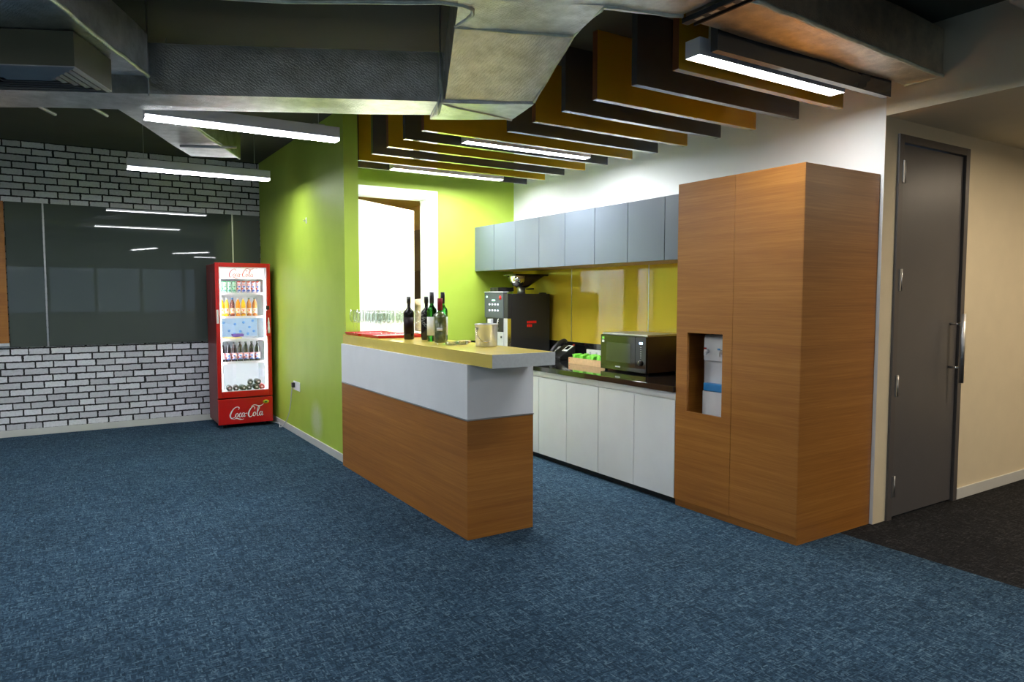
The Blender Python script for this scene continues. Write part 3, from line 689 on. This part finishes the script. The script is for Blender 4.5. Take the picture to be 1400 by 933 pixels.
# water dispenser inside
wd = thing('water_dispenser', 'white water dispenser with blue drip tray inside the niche of the wood cabinet', 'dispenser', (4.05, 3.40, 0))
B(3.93, 4.30, 3.25, 3.562, 0, 1.27).build('body', 'white_p', wd, .012)
B(3.885, 3.93, 3.255, 3.525, 1.085, 1.255).build('tap_panel', 'white_p', wd, .01)
B(3.895, 3.93, 3.255, 3.54, 0.0, .868).build('lower_body', 'white_p', wd, .008)
B(3.885, 3.93, 3.258, 3.522, .868, .925).build('drip_tray', 'blue_p', wd, .006)
for y, m_ in ((3.485, 'red'), (3.36, 'blue_p')):
    t_ = MB().cyl((3.862, y, 1.155), .016, .024, 14, 'x').box(3.853, 3.866, y-.008, y+.008, 1.125, 1.158); t_ = t_.build('tap', 'white_p', wd)
    B(3.853, 3.862, y-.010, y+.010, 1.172, 1.182).build('tap_mark', m_, t_)

# ---------------------------------------------------------------- on the worktop
ZK = .8855
# coffee machine
cm = thing('coffee_machine', 'large black coffee machine with grey button panel and bean hopper on top', 'coffee machine', (4.2, 6.53, ZK))
B(4.00, 4.50, 6.288, 6.765, ZK+.02, 1.573).build('casing', 'black_case', cm, .004)
fp = B(3.95, 3.9995, 6.374, 6.765, 1.312, 1.585).build('control_panel', 'panel_grey', cm, .003)
B(3.945, 4.02, 6.370, 6.768, 1.5855, 1.597).build('top_trim', 'lightgrey', cm, .002)
B(3.955, 3.9995, 6.288, 6.373, 1.312, 1.573).build('front_pillar', 'black_case', cm, .003)
B(3.955, 3.9995, 6.292, 6.373, ZK+.02, 1.3115).build('steel_strip', 'steel', cm, .002)
B(3.965, 3.9995, 6.374, 6.765, 1.161, 1.3115).build('brew_recess', 'black', cm)
B(3.95, 3.9995, 6.374, 6.765, ZK+.02, 1.160).build('lower_front', 'lightgrey', cm, .003)
nz = MB().box(3.925, 3.964, 6.60, 6.66, 1.22, 1.30).cyl((3.94, 6.61, 1.195), .008, .03, 10).cyl((3.94, 6.65, 1.195), .008, .03, 10); nz.build('nozzle', 'white_p', cm, .004)
MB().tube([(3.955, 6.475, 1.30), (3.94, 6.47, 1.26), (3.943, 6.465, 1.19)], .009, 8).build('steam_wand', 'steel', cm)
MB().cyl((3.944, 6.41, 1.108), .012, .006, 12, 'x').build('knob', 'black', cm)
for i in range(4):
    for z in (1.385, 1.45): B(3.9475, 3.9495, 6.47+i*.058, 6.49+i*.058, z, z+.014).build('button', 'dot_white', fp)
B(3.9475, 3.9495, 6.54, 6.60, 1.494, 1.508).build('display', 'dot_green', fp)
B(3.9475, 3.9495, 6.70, 6.72, 1.53, 1.548).build('start_button', 'dot_green', fp)
MB().cyl((3.9465, 6.43, 1.53), .022, .003, 16, 'x').build('stop_button', 'red_print', fp)
pr = MB()
x = 4.20
for w in (.020, .017, .015, .014, .018, .019): pr.box(x, x+w, 6.2865, 6.2878, 1.255, 1.281); x += w+.0035
x = 4.20
for w in (.018, .020, .019): pr.box(x, x+w, 6.2865, 6.2878, 1.216, 1.244); x += w+.0035
pr.build('red_print', 'red_print', cm)
for x_, y_ in ((4.03, 6.32), (4.46, 6.32), (4.03, 6.73), (4.46, 6.73)): MB().cyl((x_, y_, ZK), .018, .021, 12).build('foot', 'black', cm)
hop = MB(); sec = [(1.640, 4.235, 4.345, .055), (1.67, 4.20, 4.39, .08), (1.72, 4.155, 4.47, .11), (1.768, 4.135, 4.555, .125)]; rings = []
for z, xa, xb, hw in sec: rings.append([hop.bm.verts.new(((xa+xb)/2+(xb-xa)/2*math.copysign(abs(math.cos(t))**.6, math.cos(t)), 6.53+hw*math.copysign(abs(math.sin(t))**.6, math.sin(t)), z)) for t in [2*math.pi*k/32 for k in range(32)]])
for a, b2 in zip(rings, rings[1:]):
    for k in range(32): hop.bm.faces.new((a[k], a[(k+1) % 32], b2[(k+1) % 32], b2[k])).smooth = True
hop.bm.faces.new(rings[0][::-1]); hop.bm.faces.new(rings[-1]); ho = hop.build('bean_hopper', 'hopper', cm)
MB().box(4.128, 4.562, 6.40, 6.66, 1.7685, 1.788).build('hopper_lid', 'black_gloss', ho, .006)
sp_ = MB().lathe([(0, 0), (.05, 0), (.075, .05), (.088, .11), (0, .11)], 20, (4.17, 6.43, 1.655)); 
sp_.build('steel_scoop', 'steel', ho)
MB().lathe([(0, 1.5735), (.048, 1.5735), (.042, 1.60), (.050, 1.6395), (0, 1.6395)], 24, (4.285, 6.53, 0)).build('hopper_neck', 'steel_rough', ho)
MB().tube([(4.33, 6.50, 1.625), (4.40, 6.45, 1.627)], .007).build('shut_off_lever', 'black', ho)
MB().box(4.02, 4.22, 6.58, 6.76, 1.598, 1.64).crumple(.012, 12, 3).build('cup_tray_cover', 'black', cm)
MB().lathe([(0, 1.5735), (.045, 1.5735), (.04, 1.584), (0, 1.588)], 20, (4.44, 6.34, 0)).build('rear_cap', 'black', cm)
# microwave
mw = thing('microwave', 'black microwave oven with glass door and knob on the black worktop', 'microwave', (4.3, 4.63, ZK))
B(4.108, 4.50, 4.335, 4.918, ZK+.014, 1.205).build('casing', 'mw_side', mw, .004)
B(4.105, 4.502, 4.333, 4.920, 1.2052, 1.222).build('top_cover', 'steel_rough', mw, .004)
md = B(4.088, 4.1075, 4.466, 4.920, ZK+.014, 1.205).build('door', 'black_gloss', mw, .003)
B(4.0865, 4.0879, 4.522, 4.842, .972, 1.14).build('window', plain('dark_door_window', (.03, .035, .03, 1), .12, coat=.5), md)
B(4.0868, 4.0879, 4.655, 4.72, .925, .936).build('badge', 'lightgrey', md)
for z, m_ in ((1.165, 'green_pack'), (1.135, 'label_white')): B(4.0868, 4.0879, 4.87, 4.90, z, z+.022).build('energy_sticker', m_, md)
mp = B(4.088, 4.1075, 4.335, 4.464, ZK+.014, 1.205).build('control_panel', 'black_gloss', mw, .003)
B(4.0868, 4.0879, 4.375, 4.415, 1.142, 1.160).build('display', 'display', mp)
for k in range(6): B(4.0868, 4.0879, 4.39, 4.402, 1.115-k*.018, 1.119-k*.018).build('button_mark', 'lightgrey', mp)
MB().lathe([(0, 0), (.024, 0), (.021, -.016), (0, -.018)], 24, (4.0879, 4.40, .982), 0, 'x').build('knob', 'black', mp)
B(4.0665, 4.0697, 4.397, 4.403, .985, 1.003).build('knob_mark', 'steel', mp)
for x_, y_ in ((4.13, 4.36), (4.47, 4.36), (4.13, 4.89), (4.47, 4.89)): MB().cyl((x_, y_, ZK), .014, .0145, 10).build('foot', 'black', mw)
# wooden box of green packets
bx = thing('wooden_box', 'pale wooden tray box holding green packets beside the microwave', 'box', (4.27, 5.26, ZK))
wb = MB().box(4.20, 4.38, 4.98, 5.55, ZK, ZK+.008)
wb.build('base', 'pine', bx)
for q in ((4.20, 4.21, 4.98, 5.55), (4.37, 4.38, 4.98, 5.55)): B(q[0], q[1], q[2], q[3], ZK+.0082, ZK+.06).build('long_side', 'pine', bx, .001)
for q in ((4.2102, 4.3698, 4.98, 4.99), (4.2102, 4.3698, 5.54, 5.55)): B(*q, ZK+.0082, ZK+.06).build('short_side', 'pine', bx, .001)
for z in (.022, .046): MB().cyl((4.198, 5.535, ZK+z), .005, .002, 10, 'x').build('red_stud', 'red_print', bx)
for k in range(7):
    p_ = MB().box(-.048, .048, -.022, .022, 0, .075).crumple(.010, 22, 3, k)
    o = solid('tea_packet', p_, 'green_pack', (0, 0, 0), 'bright green crumpled packet standing in the pale wooden box', 'packet', 'green packets in the wooden box')
    o.location = (4.275+(.012 if k % 2 else -.012), 5.08+k*.066, ZK+.0185); o.rotation_euler = (0, R(random.uniform(-8, 8)), R(random.uniform(-12, 12)))
# phone
ph = thing('desk_phone', 'black desk phone with handset and white display, beside the coffee machine', 'phone', (4.42, 5.93, ZK), rz=0)
pb = MB(); P8 = [(4.30, 5.86), (4.30, 6.02), (4.50, 6.02), (4.50, 5.86)]
pb.hexa([(4.30, 5.83, ZK), (4.50, 5.83, ZK), (4.50, 6.03, ZK), (4.30, 6.03, ZK), (4.30, 5.83, ZK+.03), (4.50, 5.83, ZK+.145), (4.50, 6.03, ZK+.145), (4.30, 6.03, ZK+.03)])
pb.build('base', 'black', ph, .004)
def slope(x): return ZK+.03+(x-4.30)*.575
MB().hexa([(4.40, 5.845, slope(4.40)+.001), (4.49, 5.845, slope(4.49)+.001), (4.49, 5.93, slope(4.49)+.001), (4.40, 5.93, slope(4.40)+.001), (4.40, 5.845, slope(4.40)+.005), (4.49, 5.845, slope(4.49)+.005), (4.49, 5.93, slope(4.49)+.005), (4.40, 5.93, slope(4.40)+.005)]).build('display_frame', 'white_p', ph)
MB().hexa([(4.42, 5.86, slope(4.42)+.0055), (4.475, 5.86, slope(4.475)+.0055), (4.475, 5.915, slope(4.475)+.0055), (4.42, 5.915, slope(4.42)+.0055), (4.42, 5.86, slope(4.42)+.007), (4.475, 5.86, slope(4.475)+.007), (4.475, 5.915, slope(4.475)+.007), (4.42, 5.915, slope(4.42)+.007)]).build('display', 'black_gloss', ph)
MB().tube(smooth([(4.300, 5.985, slope(4.300)+.025), (4.325, 5.985, slope(4.325)+.055), (4.40, 5.985, slope(4.40)+.075), (4.47, 5.985, slope(4.47)+.062), (4.495, 5.985, slope(4.495)+.03)]), .023, 12).build('handset', 'black', ph)
B(4.478, 4.498, 5.833, 5.845, ZK+.146, ZK+.158).build('message_light', 'red_print', ph)
MB().tube(smooth([(4.30, 6.0, ZK+.02), (4.24, 5.98, ZK+.006), (4.22, 5.90, ZK+.006), (4.27, 5.84, ZK+.006), (4.30, 5.86, ZK+.01)]), .004, 6).build('cord', 'black', ph)
# outlets in the upstand
for y0, y1, lb in ((6.12, 6.27, 'white power outlet in the black upstand behind the phone'), (5.48, 5.71, 'white double power outlet in the black upstand behind the green packets')):
    o = thing('power_outlet', lb, 'outlet', (XW-.025, (y0+y1)/2, .93))
    B(XW-.031, XW-.0225, y0, y1, .925, 1.0).build('plate', 'white_p', o, .003)
    for k in (0.28, .72): B(XW-.0322, XW-.0311, y0+(y1-y0)*k-.012, y0+(y1-y0)*k+.012, .95, .975).build('socket_face', 'lightgrey', o)

# ---------------------------------------------------------------- ceiling slats
sy = [2.552, 2.874, 3.21, 3.577, 3.912, 4.267, 4.611, 4.94, 5.285, 5.63, 5.975, 6.325, 6.675]
ordn = ['nearest', 'second', 'third', 'fourth', 'fifth', 'sixth', 'seventh', 'eighth', 'ninth', 'tenth', 'eleventh', 'twelfth', 'farthest']
for i, y in enumerate(sy):
    xl = 2.905 if i < 7 else 2.345
    if i == 0: xl = 2.85
    xr = 4.44
    k = 'charcoal' if i % 2 == 0 else 'yellow'
    nm = 'charcoal' if i % 2 == 0 else 'mustard yellow'
    if i in (0, 12): where = 'the %s of the ceiling row, beside a lamp' % ordn[i]
    else: where = '%s from the near end of the ceiling row' % ordn[i]
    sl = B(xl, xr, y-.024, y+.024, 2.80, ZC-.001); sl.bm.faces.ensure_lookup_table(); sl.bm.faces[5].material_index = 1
    solid('ceiling_slat', sl, [k, 'end_shade' if i % 2 else k], ((xl+xr)/2, y, 2.80), '%s baffle board hung over the kitchen, %s' % (nm, where), 'slat', 'ceiling slats above the kitchen', .002)

# ---------------------------------------------------------------- lamps
def lamp(loc, label, rz=0, hang=True, group='linear lamps', h=.097, lens='lamp_kitchen'):
    o = thing('linear_lamp', label, 'lamp', loc, group, rz, local=True)
    if hang:                                  # the diffuser wraps the lower edges of a hanging lamp
        B(-.64, .64, -.05, .05, .021, h).build('housing', 'lamp_body', o, .002)
        df = B(-.64, .64, -.05, .05, .0015, .0205).build('diffuser', 'lamp_rim', o)
        B(-.636, .636, -.048, .048, 0, .0012).build('lens', 'lamp', df)
        for s_ in (-1, 1): B(s_*.6415-.0012, s_*.6415+.0012, -.05, .05, .0, h).build('end_cap', 'lamp_body', o)
    else:                                     # the diffuser lies inside the rim of the housing
        h = .09
        B(-.64, .64, -.05, .05, .008, h).box(-.64, .64, -.05, -.046, 0, .008).box(-.64, .64, .046, .05, 0, .008).box(-.64, -.636, -.046, .046, 0, .008).box(.636, .64, -.046, .046, 0, .008).build('housing', 'lamp_body', o)
        B(-.635, .635, -.0455, .0455, .0035, .0078).build('diffuser', lens, o)
    for s_ in (-1, 1):
        if hang:
            MB().cyl((s_*.5, 0, h), .0018, ZC-loc[2]-h-.001, 6).build('suspension_wire', 'steel_rough', o)
            B(s_*.5-.04, s_*.5+.04, -.018, .018, h, h+.014).build('bracket', 'steel_rough', o)
        else: B(s_*.5-.01, s_*.5+.01, -.01, .01, h, ZC-loc[2]-.001).build('fixing_rod', 'steel_rough', o)
    return o
lamp((1.125, 5.19, 2.695), 'hanging linear lamp in front of the grey duct, left of the bar')
lamp((1.185, 7.50, 2.725), 'hanging linear lamp in front of the brick wall, beyond the other one')
lamp((3.47, 2.68, 2.803), 'linear lamp between the first charcoal slat and first yellow slat', 0, False, lens='lamp_near')
lamp((3.45, 5.135, 2.803), 'linear lamp between the eighth yellow slat and the ninth charcoal slat', 0, False)
lamp((3.43, 6.60, 2.803), 'linear lamp beside the farthest charcoal slat near the white door frame', 0, False)
# out-of-frame lamps: two show in the glass board, the rest added for fill
for (x, y), rz in (((1.75, -.9), R(70)), ((2.96, -2.0), R(55)), ((-1.9, 7.5), 0), ((-1.9, 5.0), 0), ((-1.9, 2.6), 0), ((-1.9, .4), 0), ((-4.2, 6.0), 0), ((-4.0, 1.5), 0), ((-2.2, -1.6), 0), ((4.0, -4.2), 0)):
    lamp((x, y, 2.70), 'hanging linear lamp out of frame, in a set mostly added for fill light', rz)
# corridor downlights
for x, y in ((5.6, 1.35), (7.6, 1.35), (5.9, -1.2), (7.9, -1.2)):
    o = thing('downlight', 'round recessed warm downlight in the corridor ceiling', 'lamp', (x, y, ZS-.012), 'corridor downlights', local=True)
    MB().lathe([(.055, 0), (.075, 0), (.075, .0115), (.055, .0115)], 24, closed=True).build('ring', 'white_p', o)
    MB().lathe([(0, .004), (.054, .004), (.054, .008), (0, .008)], 24).build('diffuser', 'downlight', o)
bl = thing('ceiling_lamp', 'square ceiling lamp in the room beyond the white doorway', 'lamp', (3.9, 7.62, 2.86), local=True)
MB().box(-.3, .3, -.15, .15, .004, .039).build('housing', 'white_p', bl); B(-.29, .29, -.14, .14, 0, .0038).build('diffuser', 'lamp_room', bl)

# ---------------------------------------------------------------- things beyond the doorway
uc = thing('wall_cabinet', 'dark brown cabinet on the wall of the room seen through the doorway slit', 'cabinet', (4.3, 9.4, 1.95))
B(4.24, XW-.035, 8.5, 10.2, 1.90, 2.47).build('carcass', 'wood_dark', uc, .003)
for k in range(4): B(4.222, 4.239, 8.503+k*.425, 8.503+k*.425+.419, 1.9, 2.47).build('door', 'wood_dark', uc, .002)
tf = thing('dark_cupboard', 'near-black cupboard below the brown cabinet seen through the doorway slit', 'cabinet', (4.35, 9.3, 0))
B(4.30, XW-.035, 8.5, 10.2, 0, 1.898).build('carcass', 'black', tf, .003)
for k in range(4): B(4.285, 4.299, 8.503+k*.425, 8.503+k*.425+.419, .02, 1.89).build('door', 'black', tf, .002)
tb = thing('side_table', 'small white table with the crumpled bag, seen through the doorway slit', 'table', (3.98, 8.35, 0))
B(3.74, 4.22, 8.05, 8.65, 1.06, 1.09).build('table_top', 'white_lam', tb, .003)
for x_ in (3.77, 4.19):
    for y_ in (8.08, 8.62): B(x_-.018, x_+.018, y_-.018, y_+.018, 0, 1.06).build('leg', 'white_lam', tb)
bg = MB().lathe([(0, 0), (.11, 0), (.13, .05), (.11, .20), (.09, .28), (.12, .36), (.09, .41), (0, .42)], 28).crumple(.022, 9, 1, 2)
o = solid('paper_bag', bg, 'bag', (0, 0, 0), 'crumpled beige bag standing upright, seen through the doorway behind the bottles', 'bag'); o.location = (3.93, 8.36, 1.098)

# ---------------------------------------------------------------- ducts (laid out on a grid turned about 26 degrees)
def hull(bot, zb, zt, name, matn, parent, cuts=5, amp=.012, freq=3.2, seed=0, bevel=.012):
    """box-like duct over a four-cornered plan; zb and zt may be one height per corner"""
    zb = zb if isinstance(zb, (list, tuple)) else [zb]*4; zt = zt if isinstance(zt, (list, tuple)) else [zt]*4
    mb = MB().hexa([(*p, z) for p, z in zip(bot, zb)]+[(*p, z) for p, z in zip(bot, zt)])
    mb.crumple(amp, freq, cuts, seed)
    return mb.build(name, matn, parent, 0)
def tape(mb, pts, r=.014):
    mb.tube([Vector(p)+Vector((random.uniform(-.004, .004), random.uniform(-.004, .004), random.uniform(-.004, .004))) for p in smooth(pts, 5)], r, 6)
# duct along the near side of the slats, ending at the corridor bulkhead
d = thing('air_duct', 'foil-wrapped square duct running along the first charcoal slat to the corridor bulkhead', 'duct', (3.6, 2.35, 2.89))
hull([(2.66, 2.17), (4.58, 2.29), (4.58, 2.518), (2.60, 2.505)], 2.89, 3.17, 'duct_body', 'foil_warm_lit', d, 9, .010)
t_ = MB(); tape(t_, [(2.66, 2.17, 2.885), (3.3, 2.21, 2.888), (4.0, 2.25, 2.886), (4.57, 2.29, 2.89)], .012); tape(t_, [(4.565, 2.29, 2.89), (4.565, 2.51, 2.89)], .008); t_.build('seam_tape', 'foil_tape', d)
# wide trunk across the top of the picture
d = thing('air_duct', 'wide foil-wrapped trunk duct crossing nearest the camera under the ceiling', 'duct', (1.6, 2.5, 2.9))
hull([(.60, 1.95), (2.58, 1.60), (2.57, 2.50), (1.60, 2.90)], 2.90, 3.17, 'duct_body', 'foil', d, 8, .012, seed=2)
hull([(-.55, 3.35), (.62, 1.95), (1.61, 2.95), (.15, 3.74)], [2.92, 2.90, 2.90, 2.92], 3.17, 'side_run', 'foil', d, 8, .014, seed=3)
hull([(1.56, 2.90), (2.17, 2.60), (2.285, 2.985), (1.70, 3.195)], 2.895, 3.17, 'branch_collar', 'foil', d, 5, .008, seed=4)
hull([(1.70, 3.195), (2.285, 2.985), (2.40, 3.52), (1.936, 3.775)], [2.897, 2.897, 2.70, 2.70], [3.17, 3.17, 2.98, 2.98], 'sloping_drop', 'foil', d, 6, .007, seed=5)
t_ = MB(); tape(t_, [(1.70, 3.195, 2.893), (2.0, 3.09, 2.893), (2.285, 2.985, 2.893)], .010); tape(t_, [(2.17, 2.60, 2.893), (2.285, 2.985, 2.893), (2.40, 3.52, 2.698)], .008)
tape(t_, [(.15, 3.74, 2.915), (.9, 3.36, 2.90), (1.61, 2.95, 2.895), (1.70, 3.195, 2.893)], .010); tape(t_, [(2.17, 2.60, 2.895), (2.57, 2.50, 2.895)], .010); t_.build('seam_tape', 'foil_tape', d)
fl = MB().box(2.585, 2.625, 1.62, 2.52, 2.872, 2.896).box(2.645, 2.655, 1.62, 2.50, 2.868, 2.92); fl = fl.build('slotted_hanger', 'black', d)
for k in range(9): B(2.595, 2.615, 1.68+k*.09, 1.73+k*.09, 2.8705, 2.8718).build('slot', 'foil_warm_lit', fl)
# lower trunk running away to the left
d = thing('air_duct', 'long grey foil duct running to the left behind the near hanging lamp', 'duct', (1.0, 4.5, 2.7))
hull([(-2.3, 6.03), (1.93, 3.80), (2.04, 4.13), (-2.18, 6.36)], 2.70, 2.985, 'duct_body', 'foil', d, 9, .010, seed=6)
hull([(1.90, 3.79), (2.40, 3.53), (2.48, 3.90), (2.03, 4.17)], 2.685, 2.975, 'elbow', 'foil', d, 5, .010, seed=7)
t_ = MB(); tape(t_, [(1.90, 3.79, 2.685), (2.12, 3.84, 2.68), (2.48, 3.90, 2.685)], .008); tape(t_, [(1.915, 3.79, 2.97), (1.915, 3.79, 2.69), (2.04, 4.15, 2.69)], .015); t_.build('seam_tape', 'foil_tape', d)
for x_, y_ in ((1.90, 3.76), (.45, 4.53)): MB().tube([(x_, y_, 2.68), (x_, y_, ZC)], .004, 6).build('hanger_rod', 'steel_rough', d)
# feeder duct coming towards the camera at the far left
d = thing('air_duct', 'grey square duct at the upper left joining the long one at right angles', 'duct', (.1, 4.1, 2.78))
hull([(-.92, 3.0), (-.37, 2.74), (.445, 4.47), (-.11, 4.75)], 2.775, 3.0, 'duct_body', 'foil', d, 8, .008, seed=8)
t_ = MB(); tape(t_, [(-.37, 2.74, 2.775), (.0, 3.53, 2.773), (.20, 3.95, 2.765), (.36, 4.29, 2.773), (.445, 4.47, 2.775)], .012); t_.build('seam_tape', 'foil_tape', d)
# diffuser boxes
U_, V_ = Vector((.894, -.447)), Vector((.425, .905))
def diffuser(corner, zb, zt, w, dep, label, group=None):
    c = Vector(corner); P = lambda a, b2: tuple(c+(-U_)*a+V_*b2)
    t = thing('ceiling_diffuser', label, 'air diffuser', (*P(w/2, dep/2), zb))
    mb = MB().prism([P(w, 0), P(0, 0), P(0, dep), P(w, dep)], zb+.012, zt); mb.build('plenum_box', 'olive', t)
    n = 5
    for i in range(n+1):
        e = .5*min(w, dep)*i/n*.92; e2 = e+.016; s1 = MB()
        for A, B2, C2, D2 in ((P(w-e, e), P(e, e), P(e2, e2), P(w-e2, e2)), (P(e, e), P(e, dep-e), P(e2, dep-e2), P(e2, e2)), (P(e, dep-e), P(w-e, dep-e), P(w-e2, dep-e2), P(e2, dep-e2)), (P(w-e, dep-e), P(w-e, e), P(w-e2, e2), P(w-e2, dep-e2))):
            s1.hexa([(*A, zb+.006), (*B2, zb+.006), (*C2, zb-.002), (*D2, zb-.002), (*A, zb+.011), (*B2, zb+.011), (*C2, zb+.003), (*D2, zb+.003)])
        s1.build('louvre_ring', 'grille', t)
    mb = MB().prism([P(w-.01, .01), P(.01, .01), P(.01, dep-.01), P(w-.01, dep-.01)], zb+.0112, zb+.0119); mb.build('dark_throat', 'black', t); return t
diffuser((.083, 3.90), 2.60, 2.77, .60, .40, 'square four-way air diffuser box under the duct at the upper left')
# far supply duct with its branch towards the brick wall
d = thing('air_duct', 'farthest foil duct near the brick wall with a branch ending above the lamp', 'duct', (.3, 5.8, 2.8))
hull([(-2.6, 6.68), (.42, 5.03), (.62, 5.33), (-2.42, 6.98)], 2.80, 3.05, 'duct_body', 'foil', d, 8, .008, seed=9)
hull([(.30, 5.36), (.68, 5.29), (1.41, 6.80), (1.02, 6.97)], [2.80]*4, [3.02]*4, 'branch_run', 'foil', d, 6, .008, seed=10)
t_ = MB(); tape(t_, [(.66, 5.29, 2.797), (1.0, 6.0, 2.795), (1.40, 6.80, 2.797)], .010); t_.build('seam_tape', 'foil_tape', d)
for a_, b2 in (((-.27, 5.22), (.0, 5.80)), ((.02, 5.05), (.30, 5.65)), ((.86, 6.45), (1.27, 6.26))):
    m_ = MB().tube([(*a_, 2.785), (*b2, 2.785)], .012, 6); m_.build('support_bar', 'steel_rough', d)
# air unit in the top right corner
au = thing('air_unit', 'rounded grey casing under the dark ceiling at the upper right corner', 'air unit', (4.2, 1.3, 2.99))
B(3.96, 4.50, .80, 1.70, 2.985, 3.19).build('casing', 'grille', au, .03, 4)
for x_ in (4.05, 4.40):
    for y_ in (.9, 1.6): MB().cyl((x_, y_, 3.19), .005, ZC-3.19, 6).build('hanger_rod', 'steel_rough', au)
# cleanup of helper keys
for o in bpy.data.objects:
    if '_world' in o: del o['_world']

# ---------------------------------------------------------------- light and colour
w = bpy.data.worlds.new('dusk'); bpy.context.scene.world = w; w.use_nodes = True
w.node_tree.nodes['Background'].inputs[0].default_value = (.45, .6, .8, 1); w.node_tree.nodes['Background'].inputs[1].default_value = .25
sc = bpy.context.scene
sc.view_settings.view_transform = 'Standard'; sc.view_settings.look = 'None'; sc.view_settings.gamma = 1
sc.view_settings.use_curve_mapping = False; sc.view_settings.exposure = 1.98
sc.cycles.max_bounces = 10; sc.cycles.diffuse_bounces = 5; sc.cycles.glossy_bounces = 4; sc.cycles.transmission_bounces = 8; sc.cycles.transparent_max_bounces = 64
sc.cycles.use_denoising = True; sc.cycles.sample_clamp_indirect = 6
